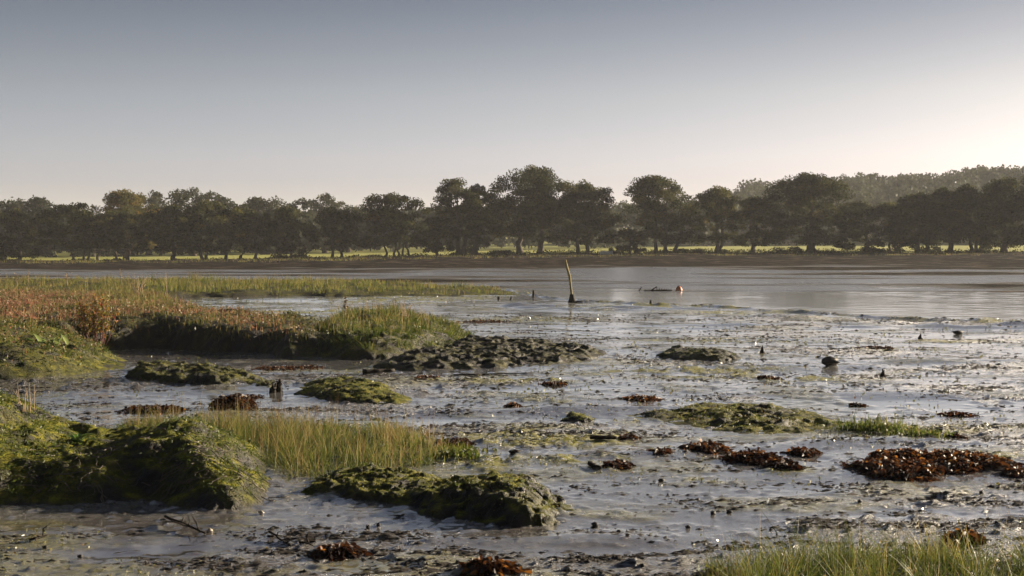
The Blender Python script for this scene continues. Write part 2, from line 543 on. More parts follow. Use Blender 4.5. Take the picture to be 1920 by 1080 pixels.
H5b = hum('grassy_hummock', 'tall grass topped hummock at the right end of the saltmarsh edge', 'hummock',
          [(555, 668), (640, 674), (720, 674), (800, 668), (860, 658), (908, 647), (900, 633), (840, 622), (760, 614), (680, 611), (620, 615), (575, 630), (548, 655)],
          [(600, 640, .36), (640, 640, .44), (690, 640, .66), (740, 642, .50), (780, 644, .42), (840, 646, .26), (885, 642, .12)], .8, .05, (.10, .55), .6, .05, face=.3, pw=1.35)
H7 = hum('mud_ridge', 'wide field of bare lumpy mud ridges running right from the grassy hummock', 'mud ridge',
         [(690, 690), (800, 696), (900, 693), (1000, 690), (1100, 680), (1145, 664), (1100, 653), (1000, 648), (930, 641), (870, 640), (790, 655)],
         [(760, 675, .12), (850, 665, .12), (900, 655, .14), (980, 665, .11), (1060, 665, .12), (1110, 662, .12), (900, 682, .08), (1000, 680, .07)], .5, .032, (.10, .50), .30, .05)
H6 = hum('grassy_spit', 'long low mud spit topped with grass at the river edge', 'marsh',
         [(-600, 562), (0, 562), (150, 563), (300, 561), (470, 557), (560, 556), (700, 557), (850, 555), (955, 554), (985, 551), (955, 546), (850, 539), (700, 533), (400, 531), (0, 531), (-600, 531)],
         [(-300, 545, .28), (0, 545, .27), (200, 545, .26), (270, 550, .30), (400, 545, .2), (560, 545, .2), (700, 545, .18), (850, 545, .15), (940, 550, .06)], 1.3, .17, (.09, 1.6), .5, .03, 'structure', .4)
H8 = hum('mossy_hummock', 'small low mud hummock with a moss cap, alone on the open mud', 'hummock',
         [(555, 738), (600, 750), (680, 757), (740, 760), (768, 752), (742, 735), (690, 721), (620, 717), (572, 722)],
         [(600, 735, .09), (650, 738, .13), (700, 740, .12), (745, 750, .06)], .4, .028, (.06, .32), .8, .04)
H9 = hum('algae_ridge', 'low swelling of mud covered in yellow green algae beside the tufted plants', 'mud ridge',
         [(1160, 778), (1235, 788), (1300, 802), (1400, 814), (1500, 816), (1580, 808), (1600, 792), (1520, 770), (1400, 757), (1300, 758), (1230, 766)],
         [(1250, 776, .035), (1330, 782, .07), (1420, 788, .065), (1500, 793, .04), (1570, 796, .02)], .8, .026, (.07, .4), .75, .03)
H10 = hum('mud_ridge', 'short dark mud ridge left of the small pointed stump', 'mud ridge',
          [(1230, 670), (1300, 678), (1388, 677), (1392, 669), (1330, 661), (1245, 660)],
          [(1280, 668, .09), (1340, 670, .12), (1375, 672, .08)], .35, .035, (.07, .4), .3, .03)
H12 = hum('mud_ridge', 'very small dark mud mound with a green cap on the open flat', 'mud ridge',
          [(1050, 787), (1080, 792), (1114, 790), (1104, 778), (1065, 776)], [(1080, 784, .07)], .25, .024, (.03, .25), .7, .03)

# ellipses on the mud, given where they lie in the photograph: (px, py, half width px, half height px, strength)
WET = [(720, 786, 190, 14, 1), (920, 896, 60, 12, 1), (700, 1065, 110, 16, 1), (1650, 756, 330, 16, 1), (450, 740, 260, 16, .8), (500, 566, 150, 7, 1), (1150, 620, 300, 16, .5),
       (1000, 730, 240, 10, .7), (640, 582, 150, 5, .6), (1500, 640, 300, 14, .5), (700, 690, 160, 8, .5), (250, 1030, 170, 22, .6), (1780, 700, 160, 20, .4), (1700, 960, 200, 16, .6),
       (1500, 915, 220, 14, .5), (1330, 980, 220, 16, .35), (60, 1050, 120, 20, .3), (1330, 815, 120, 6, .4), (1530, 862, 40, 6, .8)]
ALG = [(1000, 820, 170, 26, 1), (900, 860, 90, 22, 1), (1090, 862, 90, 12, .9), (950, 716, 140, 8, 1), (1300, 700, 170, 14, .9), (1490, 712, 120, 10, .8), (620, 585, 130, 6, 1), (760, 562, 140, 7, 1),
       (960, 598, 160, 7, .6), (1000, 750, 130, 6, .6), (1230, 575, 200, 4, .8), (1700, 803, 200, 12, .8), (1400, 640, 220, 6, .6), (1150, 655, 80, 4, .4), (1750, 640, 90, 4, .7), (1360, 588, 90, 4, .8),
       (1300, 905, 100, 9, .5), (1480, 885, 60, 7, .6), (1200, 790, 60, 8, .5), (1800, 860, 120, 10, .6), (1880, 606, 90, 4, .8), (1250, 735, 80, 5, .5), (1720, 655, 130, 4, .4), (560, 600, 60, 6, .8)]
BRN = [(250, 1025, 460, 70, 1), (100, 990, 160, 22, 1), (350, 985, 200, 14, .7), (150, 745, 200, 14, .8), (950, 1000, 160, 14, .7), (1250, 1020, 150, 16, .5), (1900, 940, 140, 30, .5), (740, 705, 100, 8, .4), (1060, 960, 120, 14, .5)]
RIDGES = [(1480, 612, 240, 5, .05), (1180, 580, 180, 4, .07), (1000, 575, 60, 3, .10), (1500, 596, 120, 3, .06), (1860, 612, 160, 4, .10), (1650, 606, 90, 3, .06), (1320, 600, 130, 5, .04), (1100, 770, 200, 8, .04),
          (1800, 678, 200, 6, .03), (850, 770, 100, 6, .03), (1600, 830, 300, 14, .03), (1200, 850, 160, 12, .03), (1000, 1010, 300, 14, .03), (1450, 690, 250, 7, .03), (1700, 740, 220, 5, .03)]


def patches(lst, x, y):
    r = np.zeros(x.shape)
    for px, py, rx, ry, s in lst:
        cx, cy = at(px, py)
        wx = rx / F * cy
        wy = (at(px, py - ry)[1] - at(px, py + ry)[1]) / 2
        q = ((x - cx) / wx) ** 2 + ((y - cy) / wy) ** 2
        r = np.maximum(r, s * np.exp(-1.1 * q ** 1.3))
    return r


def mud_z(x, y, full=False):
    px = 960 + x / np.maximum(y, 5) * F
    e = y_edge(px) - y
    rough = .14 + .86 * sstep(-.02, .42, fbm(x / 4.2, y / 2.6, 3, 3))
    wet = patches(WET, x, y)
    wet = wet * sstep(-.60, -.05, fbm(x / .7, y / .9, 91, 3) + wet - .55)
    brn = patches(BRN, x, y) * sstep(-.3, .3, fbm(x / .5, y / .6, 61, 3) + .1)
    alg = patches(ALG, x, y)
    alg = np.clip(alg * 1.5 * sstep(-.35, .25, fbm(x / .6, y / .8, 71, 4, .6)) + .5 * sstep(.15, .5, fbm(x / 2.6, y / 1.4, 75, 4)), 0, 1)
    z = .03 * fbm(x / 6, y / 5, 11, 2)
    big = .010 * fbm(x / 1.3, y / .8, 12, 2) + .0055 * (1 - 2.2 * np.abs(noise(x / .34, y / .26, 14)))
    near = sstep(42, 14, y)
    fine = .34 * (.016 * np.maximum(noise(x / .15, y / .12, 15), 0) + .012 * np.maximum(noise(x / .07, y / .06, 16), -.1) * near + .004 * noise(x / .035, y / .035, 18) * sstep(22, 10, y))
    clod = np.maximum(noise(x / .11, y / .08, 26) - .36, 0) * .06 + np.maximum(noise(x / .24, y / .15, 27) - .42, 0) * .10
    z = z + (.35 + .65 * rough) * (1 - wet) * clod * sstep(40, 25, y)
    z = z + rough * (1 - .85 * wet) * (.4 * big + fine) + patches(RIDGES, x, y) * (1 + 1.2 * noise(x / 1.2, y / .8, 19)) + .018 * alg * (1 + fbm(x / .2, y / .2, 20, 2))
    z = z - .02 * wet
    # berm and drop at the river's edge
    en = e + .8 * fbm(x / 3, y / 3, 23, 3)
    z = z + (.065 + .06 * fbm(x / .8, y / .8, 24, 2)) * np.exp(-((en - 1.3) / .5) ** 2) - .20 * sstep(1.1, .2, en) - .5 * sstep(-1, -9, en)
    if not full:
        return z
    alg = np.clip(alg + .9 * np.exp(-((en - 1.5) / .9) ** 2) * sstep(-.1, .3, fbm(x / 1.5, y / 1.5, 25, 3)), 0, 1)
    hollow = sstep(.012, -.03, rough * (big + fine) + .008 * noise(x / 1.5, y / 2, 33))
    wetm = np.clip(np.maximum(wet, .6 * hollow * (1 - .6 * brn)), 0, 1)
    wetm = np.maximum(wetm, sstep(.2, .55, wet))
    return z, wetm, alg, brn, np.clip(rough * (1 - wet), 0, 1)


def grid_faces(nr, nc):
    i = np.arange(nr * nc).reshape(nr, nc)
    return np.stack([i[:-1, :-1], i[:-1, 1:], i[1:, 1:], i[1:, :-1]], -1).reshape(-1, 4)


# near mudflat: rows and columns follow the distance so that detail is even in view
us = np.concatenate([-np.geomspace(8, .46, 18), np.linspace(-.44, .44, 560), np.geomspace(.46, 8, 18)])
ys = np.concatenate([[-60, -20, -5, 0, 3, 5, 6.5, 7.4], np.geomspace(8, 74, 640), [77, 81, 86, 92]])
YY, UU = np.meshgrid(ys, us, indexing='ij')
XX = UU * np.maximum(YY, 6)
ZZ, wetm, algm, brnm, rghm = mud_z(XX.ravel(), YY.ravel(), True)
ap = np.zeros(ZZ.shape)
xf_, yf_ = XX.ravel(), YY.ravel()
for H in HUM:
    P = np.array(H['poly']); mg = 1.5
    k = np.where((xf_ > P[:, 0].min() - mg) & (xf_ < P[:, 0].max() + mg) & (yf_ > P[:, 1].min() - mg) & (yf_ < P[:, 1].max() + mg))[0]
    d = poly_dist(H['poly'], xf_[k], yf_[k])
    ap[k] = np.maximum(ap[k], H['apron'] * np.exp(np.minimum(d, 0) / .25))
ap *= .3 * (1 + .8 * fbm(xf_ / .12, yf_ / .10, 77, 3))
o = mesh_obj('mudflat', np.stack([xf_, yf_, ZZ + ap], 1), [grid_faces(len(ys), len(us))], M_MUD, None, {'wet': wetm, 'algae': algm, 'brown': brnm, 'rough': rghm}, True)
tag(o, kind='structure')


def ground(x, y):
    return mud_z(np.asarray(x, float), np.asarray(y, float))


def g1(px, py):
    x, y = at(px, py)
    return x, y, float(ground([x], [y])[0])


# hummocks, spits and the saltmarsh platform
for H in HUM:
    P = np.array(H['poly']); mg = .25 + H['warp'] * 2
    xs = np.arange(P[:, 0].min() - mg, P[:, 0].max() + mg, H['res'])
    yy = np.arange(P[:, 1].min() - mg, P[:, 1].max() + mg, H['res'] * 1.15)
    gx, gy = np.meshgrid(xs, yy); sh = gx.shape
    x, y = gx.ravel(), gy.ravel()
    z, d = hum_z(H, x, y)
    gz = z.reshape(sh)
    sl = np.hypot(np.gradient(gz, axis=1) / H['res'], np.gradient(gz, axis=0) / H['res']).ravel()
    s = H['seed']
    # sideways displacement that varies with height breaks up the faces
    k = H['lump'][1] * .45
    amp = H['lump'][0] * .55 * np.clip(sl, 0, 1.6)
    x2 = x + amp * (noise(x / k + z * 4, y / k + z * 3, s + 20) + .6 * noise(x / k * 2.7 + z * 9, y / k * 2.7, s + 21))
    y2 = y + amp * (noise(y / k + z * 3, x / k - z * 4, s + 22) + .6 * noise(x / k * 2.7 - z * 8, y / k * 2.7, s + 23))
    moss = np.clip(H['moss'] * sstep(1.15, .40, sl) * sstep(-.45, .1, fbm(x / .5, y / .5, s + 30, 3) + (H['moss'] - .6)) + .0, 0, 1)
    moss = np.maximum(moss, H['face'] * sstep(-.1, .4, fbm(x / .35 + y / .5, z / .2, s + 33, 3)))
    F4 = grid_faces(*sh)
    F4 = F4[(d[F4] > -.16 - H['warp']).any(1)]
    used = np.unique(F4); remap = np.zeros(len(x), np.int64); remap[used] = np.arange(len(used))
    base = float(ground([P[:, 0].mean()], [P[:, 1].mean()])[0]) * .6
    ox, oy = P[:, 0].mean(), P[:, 1].mean()
    o = mesh_obj(H['name'], np.stack([x2 - ox, y2 - oy, z], 1)[used], [remap[F4]], M_HUM, None, {'moss': moss[used]}, True)
    o.location = (ox, oy, base)
    H['base'] = base
    if H['kind']: tag(o, H['label'], kind=H['kind'])
    else: tag(o, H['label'], H['cat'], 'mud hummocks and ridges on the flat')

# river, far flats and bank, meadow
xs = np.concatenate([[-900, -400, -160, -80], np.arange(-34, 34, .28), [80, 160, 400, 900]])
yy = np.concatenate([[25, 32], np.arange(38, 84, .14), [90, 110, 150]])
gx, gy = np.meshgrid(xs, yy)
x, y = gx.ravel(), gy.ravel()
rip = .45 + .55 * sstep(-.3, .35, fbm(x / 16, y / 9, 191, 3))
z = -.13 + rip * (.008 * noise(x / 1.3 + .2 * y, y / .42, 192) + .005 * noise(x / .8 - .2 * y, y / .30, 193)) * (np.abs(x) < 33.5)
tag(mesh_obj('river_water', np.stack([x, y, z], 1), [grid_faces(len(yy), len(xs))], M_WATER, None, None, True), kind='structure')

pc = np.concatenate([np.linspace(-6000, -420, 14), np.linspace(-400, 2320, 300), np.linspace(2340, 8000, 14)])
tt = np.concatenate([np.linspace(0, .35, 45), np.linspace(.355, 1, 115)])
TT, PC = np.meshgrid(tt, pc, indexing='ij')
PC, TT = PC.ravel(), TT.ravel()
Yf = at(0, np.interp(PC, [-400, 400, 900, 1100, 1920], [529, 531, 538, 546, 547]), -.13)[1] - 3
Ye = y_tree(PC) - 4
YB = Yf + (Ye - Yf) * TT ** 1.25
XB = (PC - 960) / F * YB
tb = np.clip((YB - 118) / (Ye - 118), 0, 1)
ZB = -.125 + .06 * sstep(0, 45, YB - Yf - 3) + (z_tree(PC) + .06) * tb ** 1.2 - .3 * sstep(2.5, 0, YB - Yf)
ZB += (.04 + .22 * tb) * fbm(XB / 9, YB / 4, 41, 3) * sstep(0, 12, YB - Yf) * (1 - .7 * sstep(.9, 1, tb)) + .03 * noise(XB / 1.5, YB / 1.2, 44) * tb
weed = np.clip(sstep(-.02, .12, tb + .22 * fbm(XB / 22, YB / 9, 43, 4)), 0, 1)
tag(mesh_obj('far_bank', np.stack([XB, YB, ZB], 1), [grid_faces(len(tt), len(pc))], M_BANK, None, {'weed': weed}, True), kind='structure')


def hill_h(px):
    return np.interp(px, [-400, 560, 1150, 1300, 1380, 1430, 1600, 1850, 2600, 6000], [1.5, 4, 7, 8, 10, 13, 17, 20, 20, 8])


def field_z(px, Y):
    yt = y_tree(px)
    slope = np.interp(px, [0, 400, 900, 1300, 1900], [-.0006, 0, .0004, .0026, .0036])
    return z_tree(px) + slope * np.minimum(Y - yt, 300) + hill_h(px) * sstep(440, 600, Y)


pc = np.concatenate([np.linspace(-9000, -420, 16), np.linspace(-400, 2320, 200), np.linspace(2340, 11000, 16)])
tt = np.concatenate([np.linspace(-6, 60, 40), np.linspace(66, 420, 70), np.geomspace(440, 1500, 12)])
TT, PC = np.meshgrid(tt, pc, indexing='ij'); PC, TT = PC.ravel(), TT.ravel()
YF = y_tree(PC) + TT
XF = (PC - 960) / F * YF
ZF = field_z(PC, YF) + .05 * fbm(XF / 6, YF / 6, 51, 3) - .12 * sstep(2, -6, TT)
tag(mesh_obj('meadow', np.stack([XF, YF, ZF], 1), [grid_faces(len(tt), len(pc))], M_FIELD, None, None, True), kind='structure')


# ------------------------------------------------------------------ trees
def tree(label, cx, top, hw, Y=None, trunks=None, dens=1.0, tint=.35, low=.16, bare=.0, far=False, seed=0, ybase=None, cat='tree', group='trees along the far bank', name='oak_tree', trunk_r=None):
    rng = np.random.default_rng(1000 + seed)
    if low > .09 and not far: low += .05
    if Y is None: Y = float(y_tree(cx)) + rng.uniform(-2, 3)
    zb = float(field_z(np.array(float(cx)), np.array(Y))) - .05
    if Y < y_tree(cx) + 1: zb -= .05
    X = xat(cx, Y)
    H = float(zat(cx, top, Y)) - zb
    R = hw / F * Y
    root = empty(name, (X, Y, zb), label, cat, group)
    trunks = trunks or [(0, 0)]
    # leaf clusters inside the crown's outline
    ncl = int((60 if far else 110) * dens * (R * H / 50) ** .5)
    R *= 1.4 if far else 1.22
    C, S = [], []
    lob = rng.uniform(0, 2 * np.pi, 4)
    k = 0
    while len(C) < ncl and k < 4000:
        k += 1
        t = low + (1 - low) * rng.random() ** .95
        if t > .5: rr = math.sqrt(max(0, 1 - ((t - .5) / .5) ** (5 if far else 2.8)))
        else: rr = 1.0 - .20 * ((.5 - t) / (.5 - low)) ** 1.6
        az = rng.uniform(0, 2 * np.pi)
        rr *= 1 + .13 * math.sin(2 * az + lob[0]) + .10 * math.sin(3 * az + lob[1] + 5 * t)
        f = rng.uniform(.35, .96) if rng.random() < .8 else rng.uniform(0, .5)
        if t < .3: f = rng.uniform(.45, .98)
        p = np.array([math.cos(az) * rr * R * f, math.sin(az) * rr * R * f * .9, t * H * .93])
        sz = rng.uniform(.11, .20) * min(R / 1.15, H * .45) * (1.15 if t > .5 else .9) * (1.3 if far else 1) + .12
        if C and np.min(np.linalg.norm(np.array(C) - p, axis=1)) < sz * .6: continue
        C.append(p); S.append(sz)
    C, S = np.array(C), np.array(S)
    G = Geo()
    for c, s in zip(C, S):
        n = int((60 if far else 150) * (s / .8) ** 1.3) + 12
        v = rng.normal(size=(n, 3)); v /= np.linalg.norm(v, axis=1)[:, None]
        v *= rng.random((n, 1)) ** .45
        v *= np.array([1.25, 1.25, .72]) * s
        v[:, 2] -= .18 * s * (v[:, 0] ** 2 + v[:, 1] ** 2) / (s * s)
        tn = np.clip(tint + rng.normal(0, .16) + rng.normal(0, .07, n), 0, 1)
        leaf_quads(G, c + v, rng.uniform(.22, .38, n) * (1.6 if far else 1), rng.uniform(.14, .23, n) * (1.5 if far else 1), rng, tn)
    crown = G.build('crown', M_FARLEAF if far else M_OAK, root)
    # trunks and limbs: every cluster hangs on a limb that leaves the nearest wood below it
    B = Geo()
    nodes = []
    tr = trunk_r or max(.16, .045 * H * (1 - .1 * len(trunks)))
    for (dx, lean) in trunks:
        bx = dx / F * Y
        fh = H * rng.uniform(.26, .36)
        pts = [np.array([bx, rng.uniform(-.6, .6) if len(trunks) > 1 else 0, -.1])]
        for q in range(1, 6):
            t = q / 5
            pts.append(np.array([bx + lean * fh * t + .12 * rng.normal(), pts[0][1] + .12 * rng.normal(), fh * t]))
        rad = tr * np.array([1.55, 1.05, .92, .86, .8, .72]) * (1 if len(trunks) == 1 else .72)
        tube(B, pts, rad, 7)
        nodes.append((pts[-1], rad[-1])); nodes.append((pts[3], rad[3] * .7))
        tube(B, [pts[-1], pts[-1] + np.array([.15 * rng.normal(), 0, H * .22]), pts[-1] + np.array([.5 * rng.normal(), .3, H * .42])], [rad[-1] * .9, rad[-1] * .6, rad[-1] * .25], 5)
        nodes.append((pts[-1] + np.array([0, 0, H * .18]), rad[-1] * .6))
    order = np.argsort(np.linalg.norm(C - np.array([0, 0, H * .3]), axis=1))
    for i in order:
        c = C[i]
        best, bc = None, 1e9
        for p, r in nodes:
            dz = c[2] - p[2]
            cost = np.linalg.norm(c - p) + (1.5 * max(0, -dz - .3)) + .25 * np.linalg.norm(p - np.array([0, 0, H * .3]))
            if cost < bc: bc, best = cost, (p, r)
        p, r = best
        mid = p * .5 + c * .5 + np.array([.08, .08, .12]) * rng.normal(size=3) * np.linalg.norm(c - p) * .6
        mid[2] += .12 * np.linalg.norm(c - p)
        r2 = max(.03, r * .52)
        tube(B, [p, mid, c], [r2, r2 * .75, r2 * .45], 4)
        nodes.append((c, r2 * .6)); nodes.append((mid, r2 * .8))
    B.build('trunk', M_BARK, root, True)
    return root


T = tree
# front row along the bank, from the left edge of the picture to the right
T('dark rounded tree at the far left end of the front row', 35, 388, 46, seed=1, tint=.30, low=.05, trunks=[(0, 0)])
T('tree with four thin pale trunks in a row, near the left end', 140, 376, 62, seed=2, tint=.38, low=.20, trunks=[(0, 0), (17, .05), (27, .1), (42, -.05)])
T('broad low tree with two dark trunks, below the golden crown', 217, 393, 58, seed=3, tint=.34, low=.17, trunks=[(1, 0), (21, .06)])
T('dense dark tree on one stout trunk, at the left end of the bright grass strip', 322, 381, 52, seed=4, tint=.36, low=.12, trunks=[(5, 0)])
T('dark tree with a bough leaning left near the ground, beneath the tall pale crown', 393, 374, 52, seed=5, tint=.36, low=.14, trunks=[(-5, 0), (-12, -.35)])
T('dark tree with a second trunk leaning right, between two stout trunked trees', 448, 378, 50, seed=6, tint=.36, low=.15, trunks=[(-25, 0), (2, .35)])
T('low dense tree left of the gap with bright grass, with shrubs at its foot', 538, 383, 50, seed=7, tint=.37, low=.10, trunks=[(9, 0), (-58, .1)])
T('dark tree on a straight thick trunk, right of the gap with bright grass', 627, 384, 43, seed=8, tint=.34, low=.13, trunks=[(-5, 0), (12, .1)])
T('spreading tree with five slender trunks, left of the tall open crowned tree', 732, 358, 62, seed=9, tint=.42, low=.16, trunks=[(-10, 0), (8, .04), (15, .08), (25, .0), (36, -.25)])
T('small low tree under the left side of the tall open crowned tree', 812, 405, 38, seed=10, tint=.28, low=.10, trunks=[(8, 0)])
T('tall open crowned tree showing sky between its limbs, left of the biggest crown', 855, 329, 52, seed=11, tint=.36, low=.22, dens=.72, trunks=[(3, 0), (12, .15)], trunk_r=.5)
T('narrow tree squeezed between the tall open crown and the biggest crown', 896, 338, 28, seed=12, tint=.33, low=.10, dens=.9, trunks=[(-4, 0)])
T('biggest tree of all with a wide domed crown on two stout trunks', 1000, 307, 84, seed=13, tint=.32, low=.14, dens=1.1, trunks=[(-25, 0), (13, .02)], trunk_r=.62)
T('round crowned tree joined to the right side of the biggest tree', 1098, 336, 55, seed=14, tint=.36, low=.12, trunks=[(-15, 0), (2, .03)])
T('short bushy tree left of the tall tree in the middle gap', 1180, 428, 33, seed=15, tint=.36, low=.04, trunks=[(0, 0)], trunk_r=.2)
T('tall tree with layered branches standing right of the open gap', 1232, 324, 62, seed=16, tint=.38, low=.12, dens=.9, trunks=[(-2, 0), (16, .05), (32, .3)])
T('medium tree with light showing through, right of the layered tall tree', 1342, 345, 46, seed=17, tint=.42, low=.12, dens=.85, trunks=[(2, 0), (9, .1)])
T('small dark tree with a short leaning trunk, left of the massive right hand oak', 1412, 366, 37, seed=18, tint=.32, low=.10, trunks=[(0, -.1)])
T('massive dark oak with a square shouldered crown, in front of the wooded hill', 1520, 319, 75, seed=19, tint=.28, low=.10, dens=1.1, trunks=[(3, 0)], trunk_r=.62)
T('short bushy tree tucked under the right side of the massive oak', 1602, 374, 42, seed=20, tint=.30, low=.03, trunks=[(22, 0)])
T('thin trunked tree right of the short bushy one, over bright grass', 1664, 376, 38, seed=21, tint=.30, low=.12, dens=.9, trunks=[(3, 0), (12, .05)])
T('rounded dark tree with foliage close to the ground, third from the right end', 1718, 357, 48, seed=22, tint=.31, low=.06, trunks=[(3, 0)])
T('dark tree with a slim trunk standing before bright grass, fourth from the right edge', 1768, 347, 42, seed=23, tint=.30, low=.14, trunks=[(14, 0)])
T('dark tree on a pair of close trunks near the right edge', 1815, 343, 46, seed=24, tint=.29, low=.16, trunks=[(5, 0), (13, .05)])
T('tall dark tree close to the right edge of the picture', 1888, 329, 56, seed=25, tint=.28, low=.08, trunks=[(-5, 0)])
T('tallest dark tree cut off by the right edge', 1955, 318, 58, seed=26, tint=.28, low=.08, trunks=[(0, 0)])
T('dark tree cut off by the left edge', -45, 378, 60, seed=27, tint=.30, low=.05, trunks=[(0, 0)])
# trees standing behind the front row
bk = 'trees standing behind the front row'
T('back row tree showing over the dark tree at the left edge', 5, 374, 34, 245, seed=31, far=True, tint=.45, group=bk)
T('broad back row crown with a flat top, left of the golden crown', 66, 367, 46, 240, seed=32, far=True, tint=.35, group=bk)
T('golden brown crown rising above the left part of the row', 238, 353, 56, 205, seed=33, tint=.68, group=bk)
T('small pale crown peeping out right of the golden one', 279, 352, 26, 262, seed=34, far=True, tint=.5, group=bk)
T('tall pale crown standing above the trees left of centre', 363, 348, 42, 235, seed=35, far=True, tint=.55, group=bk)
T('small crown touching the right side of the tall pale one', 418, 362, 26, 250, seed=36, far=True, tint=.45, group=bk)
T('wide low pale crown behind the middle of the left row', 494, 364, 42, 255, seed=37, far=True, tint=.5, group=bk)
T('tiny pale crown left of the airy one', 566, 369, 20, 270, seed=38, far=True, tint=.5, group=bk)
T('airy see-through pale crown above the thick straight trunked tree', 610, 359, 30, 275, seed=39, far=True, tint=.6, dens=1.4, group=bk)
T('faint pale crown right of the airy one', 652, 380, 24, 280, seed=40, far=True, tint=.55, group=bk)
T('dark filling tree behind the left end of the row', 95, 395, 60, 225, seed=41, far=True, tint=.3, low=.02, group=bk)
T('dark filling tree behind the four thin trunks', 175, 400, 60, 232, seed=42, far=True, tint=.3, low=.02, group=bk)
T('dark filling tree beyond the left edge', -40, 385, 60, 230, seed=43, far=True, tint=.3, low=.02, group=bk)
T('shaded tree behind the right pair of trunks', 1840, 360, 60, 236, seed=44, far=True, tint=.25, low=.12, group=bk)
T('shaded tree behind the rounded dark trees on the right', 1740, 372, 55, 240, seed=45, far=True, tint=.25, low=.16, group=bk)


# distant woods: one continuous mass of crowns on rising ground
def wood(name, label, pxs, tops, Y0, Y1, n, seed, tint):
    rng = np.random.default_rng(seed)
    G = Geo()
    for i in range(n):
        px = rng.uniform(pxs[0], pxs[-1])
        ya = Y0(px) if callable(Y0) else Y0
        Y = ya + (Y1 - ya) * rng.random() ** (1.6 if callable(Y0) else 1)
        zb = float(field_z(np.array(px), np.array(Y)))
        lim = float(zat(px, np.interp(px, pxs, tops), Y)) - zb
        h = min(lim * rng.uniform(.93, 1.0), rng.uniform(10, 19))
        if h < 4: continue
        r = h * rng.uniform(.28, .42)
        c0 = np.array([xat(px, Y), Y, zb])
        nl = 18
        for _ in range(nl):
            a = rng.uniform(0, 6.28); t = rng.uniform(.12, .86); q = rng.uniform(.2, .9) * math.sqrt(max(.05, 1 - ((t - .45) / .55) ** 2))
            c = c0 + np.array([math.cos(a) * r * q, math.sin(a) * r * q, t * h])
            m = 22; s = r * .42
            v = rng.normal(size=(m, 3)); v /= np.linalg.norm(v, axis=1)[:, None]; v *= rng.random((m, 1)) ** .4 * np.array([1.1, 1.1, .8]) * s
            leaf_quads(G, c + v, rng.uniform(1.0, 1.7, m), rng.uniform(.7, 1.1, m), rng, np.clip(tint + rng.normal(0, .08) + rng.normal(0, .06, m), 0, 1))
    o = G.build(name, M_FARLEAF)
    tag(o, label, 'woodland', kind='stuff')


wood('hill_woodland', 'wooded hill rising behind the trees on the right', [1370, 1400, 1440, 1480, 1540, 1590, 1640, 1670, 1760, 1850, 1920, 2150],
     [352, 332, 327, 334, 334, 315, 316, 324, 318, 304, 308, 304], 430, 600, 330, 5, .45)
wood('distant_woodland', 'pale hazy woodland far behind the trees across the meadow', [-250, 0, 300, 560, 700, 900, 1150, 1200, 1380, 1480],
     [395, 398, 396, 386, 388, 376, 366, 372, 366, 350], lambda p: float(np.interp(p, [0, 500, 900, 1150, 1400], [240, 250, 275, 330, 415])), 690, 290, 6, .4)
wood('left_woodland', 'dark woodland closing the meadow on the left', [-300, 0, 180, 330, 480, 600], [392, 392, 400, 412, 430, 455], 285, 350, 66, 8, .3)

# ------------------------------------------------------------------ rough growth on the far bank
rng = np.random.default_rng(61)
G = Geo()
n = 5200
px = rng.uniform(-150, 2080, n)
off = rng.uniform(-9, 2.5, n)
keep = fbm(px / 60, off / 6, 62, 3) + .25 * np.interp(px, [0, 500, 900, 2000], [-1, -.6, .5, .8]) + rng.normal(0, .18, n) > .12
px, off = px[keep], off[keep]
Y = y_tree(px) + off
zz = z_tree(px) - .10 + np.where(off < -4, (off + 4) * .012, 0)
hh = rng.uniform(.15, .6, len(px)) * np.interp(px, [0, 600, 1000, 2000], [.45, .6, 1.15, 1.25])
for k in range(7):
    c = np.stack([xat(px, Y) + rng.normal(0, .28, len(px)), Y + rng.normal(0, .25, len(px)), zz + hh * rng.uniform(0, 1.1, len(px))], 1)
    leaf_quads(G, c, rng.uniform(.18, .38, len(px)), rng.uniform(.10, .2, len(px)), rng, np.clip(rng.normal(.33, .15, len(px)), 0, 1))
tag(G.build('bank_undergrowth', M_OAK), 'low brambles and weeds along the top of the far bank', 'undergrowth', kind='stuff')
G = Geo()
n = 14000
px = rng.uniform(-120, 2040, n)
Y = y_tree(px) - rng.uniform(1, 30, n) ** 1.0
dens = fbm(px / 90, Y / 7, 66, 3)
k = dens + rng.normal(0, .2, n) > .12
px, Y = px[k], Y[k]
tb = np.clip((Y - 118) / (y_tree(px) - 4 - 118), 0, 1)
zz = -.065 + (z_tree(px) + .06) * tb ** 1.2
blades(G, np.stack([xat(px, Y), Y, zz - .04], 1), rng.uniform(.15, .4, len(px)), .07, rng, .5, np.clip(rng.normal(.6, .2, len(px)), 0, 1), 2)
tag(G.build('bank_grass', M_GRASS), 'coarse tufts of grass and weed on the slope of the far bank', 'grass', kind='stuff')


